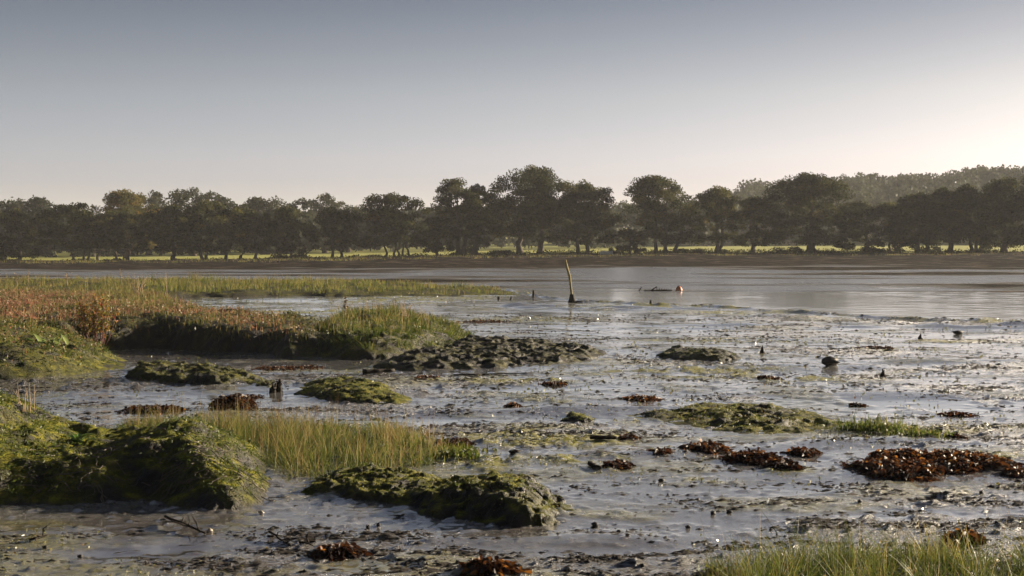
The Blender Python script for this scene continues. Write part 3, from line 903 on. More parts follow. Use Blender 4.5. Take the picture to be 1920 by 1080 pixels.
def bush(label, px, w, h, seed, off=-2):
    rng = np.random.default_rng(seed)
    Y = float(y_tree(px)) + off
    X = xat(px, Y); zb = float(z_tree(px)) - .15
    r = w / F * Y
    root = empty('bush', (X, Y, zb), label, 'bush', 'bushes along the far bank')
    G = Geo()
    for _ in range(14):
        c = np.array([rng.uniform(-r, r) * .8, rng.uniform(-.6, .6), rng.uniform(.15, .8) * h])
        v = rng.normal(size=(55, 3)); v /= np.linalg.norm(v, axis=1)[:, None]; v *= rng.random((55, 1)) ** .4 * np.array([.45 * r, .45, .3 * h])
        p = c + v; p[:, 2] = np.maximum(p[:, 2], .02)
        leaf_quads(G, p, rng.uniform(.2, .36, 55), rng.uniform(.12, .22, 55), rng, np.clip(rng.normal(.4, .15, 55), 0, 1))
    G.build('foliage', M_OAK, root)
    B = Geo()
    for _ in range(6):
        a = rng.uniform(-.8, .8) * r
        tube(B, [(a * .3, 0, -.05), (a * .7, .1, h * .4), (a, .1, h * .75)], [.035, .025, .012], 4)
    B.build('stems', M_BARK, root)


bush('rounded olive bush between the small dark tree and the massive oak', 1472, 30, 1.15, 71)
bush('low bush under the trees right of the massive oak', 1640, 24, .8, 72)
bush('shrubby growth at the foot of the low dense tree left of centre', 545, 34, .8, 73)
bush('pale rounded bush between the tall open tree and the biggest tree', 876, 18, 1.5, 74, 6)
bush('dark low bush left of the bench', 938, 22, .8, 75)
bush('straggling bush right of the bench', 1290, 30, .8, 76)


# ------------------------------------------------------------------ bench on the far bank
def box(G, c, s, tint=.5):
    c, s = np.array(c, float), np.array(s, float) / 2
    V = np.array([[x, y, z] for x in (-1, 1) for y in (-1, 1) for z in (-1, 1)]) * s + c
    G.add(V, None, [(0, 1, 3, 2), (4, 6, 7, 5), (0, 4, 5, 1), (2, 3, 7, 6), (0, 2, 6, 4), (1, 5, 7, 3)], tint)


bx, by = xat(1137, 196), 196.0
bz = zat(1137, 482.5, by)
bench = empty('bench', (bx, by, bz), 'pale grey wooden bench on top of the far bank near the middle gap', 'bench')


def part(name, fn, mat, parent):
    G = Geo(); fn(G)
    return G.build(name, mat, parent)


W = 1.75
for k in range(3):
    part('seat_slat', lambda G: box(G, (0, -.1 - .15 * k, .43), (W, .12, .035)), M_BENCH, bench)
for k in range(3):
    part('back_slat', lambda G: box(G, (0, .06 + .02 * k, .54 + .13 * k), (W, .03, .10)), M_BENCH, bench)
for k in range(9):
    part('back_spindle', lambda G: box(G, (-W / 2 + .1 + k * (W - .2) / 8, .045, .62), (.05, .02, .42)), M_BENCH, bench)
for sx_ in (-1, 1):
    part('leg', lambda G: box(G, (sx_ * (W / 2 - .04), .08, .40), (.08, .07, .84)), M_BENCH, bench)
    part('leg', lambda G: box(G, (sx_ * (W / 2 - .04), -.42, .30), (.08, .07, .64)), M_BENCH, bench)
    part('armrest', lambda G: box(G, (sx_ * (W / 2 - .04), -.18, .64), (.08, .52, .04)), M_BENCH, bench)


# ------------------------------------------------------------------ posts, stumps, debris
def wobble_tube(G, p0, p1, r0, r1, rng, n=9, sides=9, amp=.15, tint=.5):
    p0, p1 = np.array(p0, float), np.array(p1, float)
    pts = [p0 + (p1 - p0) * t + np.array([amp * r0 * rng.normal(), amp * r0 * rng.normal(), 0]) * (0 < t < 1) for t in np.linspace(0, 1, n)]
    rad = [(r0 + (r1 - r0) * t) * rng.uniform(.88, 1.12) for t in np.linspace(0, 1, n)]
    tube(G, pts, rad, sides, tint)


rng = np.random.default_rng(81)
x, y, z = g1(1073, 568)
post = empty('mooring_post', (x, y, z), 'tall leaning weathered post standing at the river edge', 'post')
xt = (1060 - 1073) / F * y; ht = float(zat(1060, 487, y)) - z
G = Geo(); 
pts = [(0, 0, -.1), (-.02, 0, .25), (-.06, .01, .6), (-.10, 0, .95), (-.20, .02, 1.3), (xt, .02, ht)]
tube(G, pts, [.055, .046, .042, .045, .048, .036], 10)
G.build('pole', M_WOOD, post, True)
G = Geo()
tube(G, [(.02, 0, -.15), (0, 0, .0), (-.01, 0, .14), (-.015, 0, .3)], [.22, .17, .11, .075], 12)
box(G, (.25, -.05, .03), (.25, .2, .05))
G.build('root_collar', M_DARKWOOD, post, True)


def stump(label, px, py, hpx, wpx, lean=0, group='small stumps and posts in the mud', name='post_stump', cat='stump', pointed=False, mat=None):
    x, y, z = g1(px, py)
    h = hpx / F * y; r = wpx / F * y / 2
    G = Geo()
    rr = np.array([1.25, 1.0, .9, .85, .8]) if not pointed else np.array([1.3, 1.0, .62, .35, .12])
    tube(G, [(lean * h * t + r * .15 * rng.normal(), r * .15 * rng.normal(), -.05 + (h + .05) * t) for t in np.linspace(0, 1, 5)], rr * r, 8)
    o = G.build(name, mat or M_DARKWOOD, None, True)
    o.location = (x, y, z)
    tag(o, label, cat, group)


stump('short upright dark post at the tip of the grassy spit', 1000, 556, 12, 5)
stump('tiny dark stub left of the short upright post, between spit and water', 935, 562, 6, 6)
stump('thin dark stub just left of the short upright post', 958, 562, 6, 3.5)
stump('little dark stub at the river edge right of the tall leaning post', 1220, 573, 7, 5)
stump('pointed black stump alone in the middle of the right hand mud', 1430, 665, 15, 12, pointed=True)
stump('small pointed stump in a green algae streak near the river edge', 1727, 636, 11, 11, pointed=True)
stump('dark knobbly stump with a spike, below and right of the large brown lump', 1655, 706, 14, 15, pointed=True)
G = Geo()
x, y, z = g1(517, 736)
for k in range(5):
    b_ = np.array([rng.normal() * .05, rng.normal() * .04, -.05])
    tube(G, [b_, b_ + np.array([rng.normal() * .02, 0, rng.uniform(.06, .12)]), b_ * .6 + np.array([rng.normal() * .03, 0, rng.uniform(.13, .21)])], [.06, .045, rng.uniform(.012, .035)], 7)
leaf_quads(G, np.stack([rng.normal(0, .06, 90), rng.normal(0, .05, 90), rng.uniform(.01, .17, 90)], 1), .05, .018, rng, .5, 0, np.array([0, 0, -.6]))
o = G.build('post_stump', M_DARKWOOD, None, True); o.location = (x, y, z)
tag(o, 'broken upright stump hung with weed beside the small mossy hummock', 'stump', 'small stumps and posts in the mud')


def rocky(label, px, py, wpx, hpx, mat, name, cat, group=None, seed=0):
    rng = np.random.default_rng(seed + 500)
    x, y, z = g1(px, py)
    r = wpx / F * y / 2; h = hpx / F * y
    n1_, n2_ = 7, 12
    V = []
    for i in range(n1_):
        th = math.pi * i / (n1_ - 1)
        for k in range(n2_):
            a = 2 * math.pi * k / n2_
            q = 1 + .28 * rng.normal() * (0 < i < n1_ - 1)
            V.append((r * q * math.sin(th) * math.cos(a), r * .8 * q * math.sin(th) * math.sin(a), h * .45 + h * .55 * math.cos(th) * (1 + .1 * rng.normal())))
    Q = [(i * n2_ + k, i * n2_ + (k + 1) % n2_, (i + 1) * n2_ + (k + 1) % n2_, (i + 1) * n2_ + k) for i in range(n1_ - 1) for k in range(n2_)]
    o = mesh_obj(name, V, [Q], mat, None, {'tint': np.full(len(V), .4)}, True)
    o.location = (x, y, z)
    return tag(o, label, cat, group)


rocky('large brown mud lump with a tilted top on the right hand mud', 1557, 688, 30, 17, M_CLOD, 'mud_lump', 'lump', None, 1)
rocky('small dark lump near the river edge at the right', 1797, 628, 16, 7, M_CLOD, 'mud_lump', 'lump', None, 2)
rocky('dark angular stone right of the rounded end of the mossy ridge', 1116, 989, 14, 12, M_CLOD, 'stone', 'stone', None, 3)
rocky('dark flat chip of wood lying on green algae', 965, 852, 22, 8, M_DARKWOOD, 'wood_chip', 'chip', None, 4)
rocky('pale shell on the mud in front of the large mossy hummock', 490, 965, 9, 7, M_SHELL, 'shell', 'shell', None, 5)
rocky('pale pebble beside the forked twig in the left foreground', 393, 998, 11, 7, M_SHELL, 'pebble', 'pebble', None, 6)
rocky('small green mossy clump in the bright puddle behind the mossy ridge', 938, 906, 13, 8, M_BEET, 'moss_clump', 'moss', None, 7)
for i, (a, b, w, h) in enumerate([(1337, 964, 9, 7), (1367, 962, 12, 7), (1290, 988, 9, 6), (1612, 944, 9, 6), (800, 1066, 7, 5), (858, 1060, 7, 5), (690, 992, 9, 7), (710, 990, 8, 6), (1240, 905, 12, 6), (1840, 925, 9, 5), (1160, 1000, 8, 5), (560, 1045, 8, 5), (150, 1045, 10, 6), (85, 1030, 9, 6), (1205, 1062, 10, 6)]):
    rocky('small dark stone lying on the wet foreground mud', a, b, w, h, M_CLOD, 'stone', 'stone', 'small stones on the foreground mud', 20 + i)


def stick(label, a, b, r, name='stick', cat='stick', up=(0, 0), mat=None, twigs=0, group=None):
    x0, y0, z0 = g1(*a); x1, y1, z1 = g1(*b)
    G = Geo()
    wobble_tube(G, (0, 0, r + up[0]), (x1 - x0, y1 - y0, z1 - z0 + r + up[1]), r, r * .6, rng, 8, 6, .5)
    for k in range(twigs):
        t = rng.uniform(.3, .9)
        p = np.array([(x1 - x0) * t, (y1 - y0) * t, r + up[0] + (up[1] - up[0]) * t])
        q = p + np.array([rng.normal() * .12, rng.normal() * .1, rng.uniform(.02, .1)])
        tube(G, [p, (p + q) / 2 + rng.normal(size=3) * .01, q], [r * .6, r * .45, r * .2], 5)
    o = G.build(name, mat or M_DARKWOOD, None, True)
    o.location = (x0, y0, z0)
    tag(o, label, cat, group)


stick('flat dark plank on the mud above the small mossy hummock', (680, 702), (738, 699), .05, 'plank', 'plank')
stick('straight dark stick on algae right of the grass bed', (1108, 826), (1156, 829), .03)
stick('short dark stick beside the brown seaweed right of centre', (1105, 876), (1126, 886), .025)
stick('thin bent twig lying in the foreground left of the seaweed tuft', (505, 1010), (545, 1028), .010, up=(.03, 0), twigs=2)
stick('forked dark twig on the mud below the large mossy hummock', (310, 982), (385, 1006), .013, up=(.04, 0), twigs=4)
stick('small curled twig at the left edge of the foreground mud', (55, 1018), (90, 1012), .011, up=(0, .02), twigs=3)
stick('horizontal twig end touching the puddle in the foreground', (560, 1022), (592, 1020), .012, twigs=3)
stick('thin dark branch lying across the mud left of the grass bed', (850, 706), (1000, 703), .014, twigs=3)

# buoy and driftwood in the river
bx, by = at(1273, 545, -.13)
buoy = empty('buoy', (bx, by, -.13), 'round faded orange buoy resting in the shallow river', 'buoy')
G = Geo()
pts = [(0, 0, zz_) for zz_ in (-.1, -.02, .06, .14, .20, .235)]
tube(G, pts, [.14, .165, .165, .13, .08, .03], 14)
G.build('float', M_BUOY, buoy, True)
G = Geo(); tube(G, [(0, 0, .22), (.02, 0, .27)], [.02, .02], 6); G.build('eye', M_DARKWOOD, buoy)
G = Geo()
wobble_tube(G, (-.5, .2, -.02), (.8, -.2, .05), .05, .03, rng)
wobble_tube(G, (-.2, .0, .0), (.1, 0, .22), .04, .02, rng)
for k in range(5): tube(G, [(.1 + .1 * k, 0, .02), (.1 + .12 * k, 0, .18 - .02 * k)], [.03, .018], 5)
wobble_tube(G, (-.75, .1, 0), (-.6, .1, .2), .04, .015, rng)
o = G.build('driftwood', M_DARKWOOD); o.location = (*at(1228, 546, -.13), -.12)
tag(o, 'dark tangled driftwood in the river left of the orange buoy', 'driftwood')
stick('thin branch half sunk in the river right of the orange buoy', (1282, 543), (1302, 546), .02, 'branch', 'branch', up=(.12, .02))
stick('low dark log in the river left of the driftwood', (1186, 546), (1200, 546), .06, 'log', 'log', up=(.04, .04))


# ------------------------------------------------------------------ seaweed
def seaweed(label, px, py, rx, ry, h, n, seed, group='clumps of bladderwrack on the mud', tint=.5):
    rng = np.random.default_rng(900 + seed)
    x0, y0, z0 = g1(px, py)
    wx = rx / F * y0
    wy = min((at(px, py - ry)[1] - at(px, py + ry)[1]) / 2, wx * 1.2)
    a = rng.uniform(0, 2 * np.pi, n); q = np.sqrt(rng.random(n)) * (1 + .22 * np.sin(3 * a + seed) + .15 * np.sin(5 * a + 2 * seed))
    X, Y = np.cos(a) * q * wx, np.sin(a) * q * wy
    lum = 1 + .5 * noise(X / .18 + seed * 3, Y / .18, seed)
    Z = h * np.sqrt(np.clip(1.02 - q ** 2, 0, 1)) * lum * rng.random(n) ** .25
    G = Geo()
    Pn = np.stack([X, Y, Z - .01], 1)
    out = np.stack([np.cos(a) * .5, np.sin(a) * .5, np.zeros(n)], 1)
    tn = np.clip(rng.normal(tint * .85, .24, n), 0, 1)
    L = rng.uniform(.035, .085, n)
    # fronds: bent ribbons lying over each other
    d = rng.normal(size=(n, 3)) * np.array([1, 1, .55]) + out + np.array([0, -.15, .25]); d /= np.linalg.norm(d, axis=1)[:, None]
    w = np.cross(d, rng.normal(size=(n, 3))); w /= np.linalg.norm(w, axis=1)[:, None]
    W_ = (L * rng.uniform(.22, .42, n))[:, None]
    p1 = Pn + d * L[:, None] * .5
    p2 = Pn + d * L[:, None]; p2[:, 2] -= L * .35
    p2[:, 2] = np.maximum(p2[:, 2], .002)
    V = np.stack([Pn - w * W_ * .4, Pn + w * W_ * .4, p1 + w * W_ * .6, p1 - w * W_ * .6, p2 + w * W_ * .35, p2 - w * W_ * .35], 1).reshape(-1, 3)
    b = (np.arange(n) * 6)[:, None]
    Q = np.concatenate([b + np.array([[0, 1, 2, 3]]), b + np.array([[3, 2, 4, 5]])])
    G.add(V, None, Q, np.repeat(tn, 6))
    # dark core dome that closes the gaps between the fronds
    m, k = 5, 14
    V = [(0, 0, h * .7)]
    for i in range(1, m):
        for j in range(k):
            aa = 2 * np.pi * j / k; f = i / (m - 1) * .92 * (1 + .22 * math.sin(3 * aa + seed) + .15 * math.sin(5 * aa + 2 * seed))
            V.append((math.cos(aa) * wx * f, math.sin(aa) * wy * f, h * .7 * math.sqrt(max(0, 1 - (i / (m - 1)) ** 2)) - .012))
    t = [(0, 1 + j, 1 + (j + 1) % k) for j in range(k)]
    Q = [(1 + (i - 1) * k + j, 1 + i * k + j, 1 + i * k + (j + 1) % k, 1 + (i - 1) * k + (j + 1) % k) for i in range(1, m - 1) for j in range(k)]
    G.add(V, t, Q, .05)
    o = G.build('seaweed', M_WEED)
    o.location = (x0, y0, z0)
    tag(o, label, 'seaweed', group)


seaweed('broad heap of rusty brown seaweed, front left part of the largest patch at the right', 1690, 884, 95, 16, .085, 2600, 1)
seaweed('long heap of rusty brown seaweed, back right part of the largest patch', 1795, 872, 105, 15, .085, 2600, 2)
seaweed('humped brown seaweed joining the two heaps of the largest patch', 1695, 864, 65, 10, .09, 1300, 15)
seaweed('flat dark strip of seaweed trailing off the right end of the largest patch', 1908, 890, 26, 7, .04, 400, 3)
seaweed('left one of the two neighbouring brown seaweed heaps right of centre', 1322, 845, 44, 10, .06, 1000, 4)
seaweed('longer dark brown seaweed heap slanting right of its smaller neighbour', 1412, 864, 54, 11, .07, 1400, 5, tint=.42)
seaweed('dark tail of seaweed at the right foot of the slanting heap', 1468, 880, 28, 8, .05, 500, 16, tint=.25)
seaweed('small brown seaweed tuft above the gap between the heaps', 1508, 852, 24, 6, .04, 420, 6)
seaweed('orange brown seaweed cut off by the bottom edge of the picture', 915, 1076, 50, 14, .07, 1500, 7, tint=.58)
seaweed('dark brown seaweed heap on the foreground mud left of the puddle', 636, 1040, 42, 10, .045, 900, 8, tint=.38)
seaweed('dark upright seaweed mass behind the grass bed', 438, 764, 40, 12, .17, 1300, 9, tint=.40)
seaweed('flat dark seaweed strip left of the upright mass behind the grass bed', 290, 770, 58, 6, .05, 700, 10, tint=.28)
seaweed('red brown seaweed patch beside the standing plants at the bottom right', 1810, 1014, 26, 10, .05, 500, 11, tint=.62)
seaweed('small brown clump by the short stick right of the grass bed', 1160, 879, 22, 6, .04, 380, 12, tint=.4)
seaweed('small brown tuft with an orange tip on the open mud', 963, 762, 12, 5, .05, 160, 13, tint=.65)
seaweed('flat orange seaweed streak in the middle of the mud', 1202, 750, 34, 4, .04, 380, 14, tint=.55)
for i, (lb, a, b, rx, ry, h, tn) in enumerate([
        ('reddish weed streak left of the green algae band', 800, 713, 26, 5, .05, .55),
        ('weed tuft in the middle of the green algae band', 1040, 722, 26, 5, .06, .6),
        ('brown weed tuft at the edge of the right hand algae', 1440, 712, 24, 5, .07, .45),
        ('thin red weed streak on the mud below the saltmarsh', 530, 692, 60, 4, .05, .6),
        ('flat brown weed patch near the river edge', 1640, 652, 36, 3, .05, .45),
        ('flat brown weed patch above the tufted plants', 1795, 775, 32, 4, .04, .45),
        ('dark weed speck above the tufted plants', 1608, 757, 12, 3, .03, .3),
        ('weed streak on the mud beside the tip of the spit', 915, 604, 60, 3, .06, .5),
        ('weed scraps on the mud below the green moss mound', 1240, 854, 16, 4, .03, .5),
        ('small weed tuft in the right foreground algae', 1180, 822, 20, 6, .05, .45),
        ('small dark weed tuft at the right end of the tufted plants', 1790, 820, 12, 5, .04, .3),
        ('reddish weed patch right of the grass bed', 850, 835, 40, 10, .10, .5),
        ('brown weed scraps on the channel mud left of the plants', 470, 745, 26, 4, .03, .55),
        ('weed scraps left of the reddish streak below the saltmarsh', 580, 690, 26, 3, .04, .55)]):
    seaweed(lb, a, b, rx * .9, ry * .8, h * .6, 140 + int(rx * 5), 30 + i, tint=tn * .75)

# ------------------------------------------------------------------ marsh plants and grass
def in_poly_pts(poly_px, n, rng, z=0.0):
    poly = [at(a, b) for a, b in poly_px]
    P = np.array(poly)
    xs = rng.uniform(P[:, 0].min(), P[:, 0].max(), n * 3); ys_ = rng.uniform(P[:, 1].min(), P[:, 1].max(), n * 3)
    d = poly_dist(poly, xs, ys_)
    k = d > 0
    return xs[k][:n], ys_[k][:n], d[k][:n]


def on_hum(H, n, rng, dmin=0.0, dmax=99, fill=4):
    P = np.array(H['poly'])
    xs = rng.uniform(P[:, 0].min(), P[:, 0].max(), n * fill); ys_ = rng.uniform(P[:, 1].min(), P[:, 1].max(), n * fill)
    z, d = hum_z(H, xs, ys_)
    k = (d > dmin) & (d < dmax)
    return xs[k][:n], ys_[k][:n], (z + H['base'])[k][:n], d[k][:n]


rng = np.random.default_rng(101)
# saltmarsh platform
G = Geo()
x, y, z, d = on_hum(H5, 26000, rng, .22)
pxx = 960 + x / y * F
red = fbm(x / 1.6, y / 2.5, 111, 3)
tn = np.clip(.50 + .34 * red + rng.normal(0, .16, len(x)) - .25 * sstep(450, 640, pxx) + .15 * sstep(200, 0, np.abs(pxx - 60)), 0, 1)
hh = rng.uniform(.06, .17, len(x)) * (1 + .5 * noise(x / .8, y / .8, 113))
blades(G, np.stack([x, y, z - .02], 1), hh, rng.uniform(.016, .032, len(x)), rng, .45, tn, 2)
k = rng.random(len(x)) < .8
leaf_quads(G, np.stack([x, y, z + hh * rng.uniform(.3, 1, len(x))], 1)[k], rng.uniform(.03, .07, k.sum()), rng.uniform(.02, .04, k.sum()), rng, tn[k])
tag(G.build('marsh_vegetation', M_MARSH), 'low reddish brown plants covering the top of the saltmarsh', 'marsh plants', kind='stuff')
G = Geo()   # growth hanging over the front edge
x, y, z, d = on_hum(H5, 9000, rng, .02, .5)
k = (z > .22); x, y, z = x[k], y[k], z[k]
leaf_quads(G, np.stack([x, y - .04, z + rng.uniform(-.03, .10, len(x))], 1), rng.uniform(.05, .11, len(x)), rng.uniform(.025, .05, len(x)), rng, np.clip(rng.normal(.16, .14, len(x)), 0, 1), 0, np.array([0, -.5, -.5]))
tag(G.build('hanging_vegetation', M_MARSH), 'dark matted plants hanging over the front edge of the saltmarsh', 'marsh plants', kind='stuff')
G = Geo()   # yellow grass towards the back and right of the platform
n = 9000
x, y, z, d = on_hum(H5, n, rng, .2)
pxx = 960 + x / y * F
k = (np.exp(-((pxx - 265) / 75) ** 2) * sstep(33, 37, y) + .35 * sstep(41, 44, y) + .14 + .35 * fbm(x / 1.2, y / 1.6, 121, 3)) > rng.uniform(.15, .9, len(x))
x, y, z = x[k], y[k], z[k]
blades(G, np.stack([x, y, z - .02], 1), rng.uniform(.14, .38, len(x)), rng.uniform(.010, .02, len(x)), rng, .35, np.clip(rng.normal(.62, .16, len(x)), 0, 1), 3)
tag(G.build('saltmarsh_grass', M_GRASS), 'yellowish grass growing among the reddish plants of the saltmarsh', 'grass', kind='stuff')
# spit
G = Geo()
x, y, z, d = on_hum(H6, 20000, rng, .1)
pxx = 960 + x / y * F
cl = fbm(x / 2.5, y / 2.5, 131, 3)
hh = rng.uniform(.14, .34, len(x)) * (1 + .6 * cl) * sstep(0, 1.2, d + .35) * np.interp(pxx, [0, 260, 290, 480, 960], [.8, .7, 1.05, 1.1, .85])
tn = np.clip(.50 + .2 * cl + rng.normal(0, .15, len(x)) + .10 * sstep(300, 0, pxx), 0, 1)
blades(G, np.stack([x, y, z - .03], 1)[::2], hh[::2] * .8, rng.uniform(.018, .03, len(x[::2])), rng, .4, tn[::2], 2)
i = rng.integers(0, len(x), 900)
tussocks(G, np.stack([x, y, z - .03], 1)[i], 14, hh[i] * 1.35, .022, rng, tn[i], .16, .5, 2)
n = 260
i = rng.integers(0, len(x), n)
blades(G, np.stack([x, y, z], 1)[i], rng.uniform(.35, .75, n) * np.interp(pxx[i], [0, 700, 960], [1.1, .8, .5]), .016, rng, .12, .8, 2)
tag(G.build('spit_grass', M_GRASS), 'band of tall green and straw coloured grass along the river spit', 'grass', kind='stuff')
# hummock right of the saltmarsh
G = Geo()
x, y, z, d = on_hum(H5b, 11000, rng, .28)
cl = fbm(x / .6, y / .6, 141, 3)
i = rng.integers(0, len(x), 460)
tussocks(G, np.stack([x, y, z - .03], 1)[i], 22, rng.uniform(.07, .24, 460) * (1 + .8 * cl[i]), .014, rng, np.clip(.20 + .45 * cl[i] + rng.normal(0, .16, 460), 0, .85), .07, .95)
leaf_quads(G, np.stack([x, y, z + rng.uniform(-.02, .07, len(x))], 1)[::2], rng.uniform(.03, .08, len(x[::2])), .022, rng, np.clip(rng.normal(.10, .10, len(x[::2])), 0, 1))
i = rng.integers(0, len(x), 420)
i = i[(z[i] > .3)]
blades(G, np.stack([x, y, z], 1)[i], rng.uniform(.2, .42, len(i)), .010, rng, .25, .82, 3)
tag(G.build('hummock_grass', M_GRASS), 'coarse green grass capping the tall hummock at the end of the saltmarsh', 'grass', kind='stuff')
# hummock at the left edge
G = Geo()
x, y, z, d = on_hum(H4, 9000, rng, .05)
k = (z > .18); x, y, z = x[k], y[k], z[k]
cl = fbm(x / .6, y / .6, 151, 3)
i = rng.integers(0, len(x), 420)
tussocks(G, np.stack([x, y, z - .03], 1)[i], 20, rng.uniform(.06, .20, 420) * (1 + .7 * cl[i]), .011, rng, np.clip(.30 + .45 * cl[i] + rng.normal(0, .18, 420), 0, .9), .06, .9)
leaf_quads(G, np.stack([x, y, z + rng.uniform(-.02, .06, len(x))], 1)[::2], rng.uniform(.03, .07, len(x[::2])), .02, rng, np.clip(rng.normal(.12, .12, len(x[::2])), 0, 1))
tag(G.build('hummock_grass', M_GRASS), 'short mixed grass matting the rounded hummock at the left edge', 'grass', kind='stuff')
G = Geo()
k = rng.random(len(x)) < .5
leaf_quads(G, np.stack([x, y, z + rng.uniform(0, .1, len(x))], 1)[k], .06, .03, rng, np.clip(rng.normal(.42, .22, k.sum()), 0, 1))
tag(G.build('hummock_plants', M_MARSH), 'small brownish leaves among the grass of the left edge hummock', 'marsh plants', kind='stuff')
# grass bed behind the nearest hummock
G = Geo()
bed = [(215, 812), (330, 842), (470, 862), (520, 895), (600, 905), (720, 890), (800, 878), (850, 862), (835, 835), (760, 815), (680, 806), (560, 802), (420, 796), (300, 796), (235, 800)]
x, y, d = in_poly_pts(bed, 11000, rng)
cl = fbm(x / .45, y / .45, 161, 3)
e_ = np.clip(.35 + d / .5, .35, 1)
P_ = np.stack([x, y, ground(x, y) - .01], 1)
blades(G, P_[::3], .24 * rng.random(len(x[::3])) * e_[::3] + .03, rng.uniform(.004, .008, len(x[::3])), rng, .7, np.clip(.36 + .25 * cl[::3] + rng.normal(0, .2, len(x[::3])), 0, 1), 3)
i = rng.integers(0, len(x), 320)
tussocks(G, P_[i], 20, rng.uniform(.08, .38, 320) * (1 + .6 * cl[i]) * e_[i], .0065, rng, np.clip(.42 + .4 * cl[i] + rng.normal(0, .2, 320), 0, .95), .045, .85, 4, .16)
i = rng.integers(0, len(x), 260)
blades(G, np.stack([x, y, ground(x, y)], 1)[i], rng.uniform(.28, .50, len(i)), .006, rng, .22, np.clip(rng.normal(.84, .08, len(i)), 0, 1), 4)
leaf_quads(G, np.stack([x, y, ground(x, y) + rng.uniform(0, .09, len(x))], 1)[::2], rng.uniform(.02, .05, len(x[::2])), .012, rng, np.clip(rng.normal(.2, .18, len(x[::2])), 0, 1))
tag(G.build('grass_bed', M_GRASS), 'bed of straw tipped green grass behind the nearest mossy hummock', 'grass', kind='stuff')
# grass at the bottom right
G = Geo()
fg = [(1320, 1092), (1345, 1062), (1440, 1042), (1560, 1034), (1700, 1042), (1850, 1046), (2000, 1044), (2150, 1060), (2250, 1250), (1300, 1250)]
x, y, d = in_poly_pts(fg, 7000, rng)
cl = fbm(x / .3, y / .3, 171, 3)
e_ = np.clip(.35 + d / .35, .35, 1)
P_ = np.stack([x, y, ground(x, y) - .01], 1)
blades(G, P_[::2], .16 * rng.random(len(x[::2])) * e_[::2] + .02, rng.uniform(.004, .007, len(x[::2])), rng, .8, np.clip(.24 + .25 * cl[::2] + rng.normal(0, .16, len(x[::2])), 0, .95), 3)
i = rng.integers(0, len(x), 260)
tussocks(G, P_[i], 20, rng.uniform(.16, .40, 260) * (1 + .4 * cl[i]) * e_[i], .0055, rng, np.clip(.30 + .3 * cl[i] + rng.normal(0, .12, 260), 0, .85), .035, .9, 4)
i = rng.integers(0, len(x), 160)
blades(G, np.stack([x, y, ground(x, y)], 1)[i], rng.uniform(.28, .52, len(i)), .004, rng, .2, .78, 4)
k = rng.random(len(x)) < .12
leaf_quads(G, np.stack([x, y, ground(x, y) + rng.uniform(.01, .12, len(x))], 1)[k], .03, .014, rng, np.clip(rng.normal(.8, .15, k.sum()), 0, 1))
tag(G.build('foreground_grass', M_GRASS), 'dense green grass filling the bottom right corner of the picture', 'grass', kind='stuff')
# moss strands, leaves and stalks matted on the nearest hummock
G = Geo()
x, y, z, d = on_hum(H1, 11000, rng, .02)
pxx = 960 + x / y * F
k = (np.exp(-((pxx - 400) / 90) ** 2) + np.exp(-((pxx - 40) / 100) ** 2) > rng.random(len(x)) * 1.1) & (z > .06)
x, y, z = x[k], y[k], z[k]
n = len(x)
tn = np.clip(rng.normal(.16, .15, n), 0, 1)
leaf_quads(G, np.stack([x, y - .01, z + rng.uniform(0, .05, n)], 1), rng.uniform(.02, .05, n), rng.uniform(.008, .018, n), rng, tn, 0, np.array([0, -.4, -.3]))
blades(G, np.stack([x, y, z - .01], 1)[::3], rng.uniform(.03, .10, len(x[::3])), .006, rng, 1.0, tn[::3], 3)
tag(G.build('matted_moss', M_GRASS), 'matted moss and small leaves on the two humps of the nearest hummock', 'moss', kind='stuff')

# strands and leaves clinging to the flanks of the big hummocks
G = Geo()
for H_, n_, dm, sz in ((H1, 9000, .7, .026), (H4, 5000, 1.0, .045), (H5b, 5000, 1.1, .045)):
    x, y, z, d = on_hum(H_, n_, rng, .0, dm)
    k = (z - H_['base'] > .05) & (fbm(x / .3, y / .3, 185, 3) + rng.normal(0, .25, len(x)) > -.1)
    x, y, z = x[k], y[k], z[k]; n = len(x)
    leaf_quads(G, np.stack([x, y - .01, z + rng.uniform(0, sz, n)], 1), sz * rng.uniform(.6, 1.5, n), sz * rng.uniform(.2, .45, n), rng, np.clip(np.abs(rng.normal(0, .16, n)), 0, 1), 0, np.array([0, -.4, -.35]))
tag(G.build('hanging_growth', M_GRASS), 'dark strands and small leaves clinging to the flanks of the hummocks', 'moss', kind='stuff')

# fine moss strands on the smaller hummocks and ridges
G = Geo()
for H_, n_, t_, zm in ((H2, 9000, .42, .02), (H8, 4500, .40, .03), (H9, 9000, .50, .01), (H4b, 4500, .32, .04), (H12, 600, .4, .02), (H7, 2500, .2, .06), (H10, 1200, .22, .04)):
    x, y, z, d = on_hum(H_, n_, rng, .03)
    k = (z - H_['base'] > zm) & (fbm(x / .22, y / .22, 181, 3) + rng.normal(0, .25, len(x)) > -.05)
    x, y, z = x[k], y[k], z[k]; n = len(x)
    q_ = (y / 14) ** .5
    leaf_quads(G, np.stack([x, y, z + rng.uniform(-.004, .014, n) * q_], 1), rng.uniform(.012, .034, n) * q_, rng.uniform(.005, .011, n) * q_, rng, np.clip(t_ + .25 * fbm(x / .3, y / .3, 183, 2) + rng.normal(0, .16, n), 0, 1), .3)
tag(G.build('moss', M_GRASS), 'short moss and algae strands covering the low mud ridges', 'moss', kind='stuff')

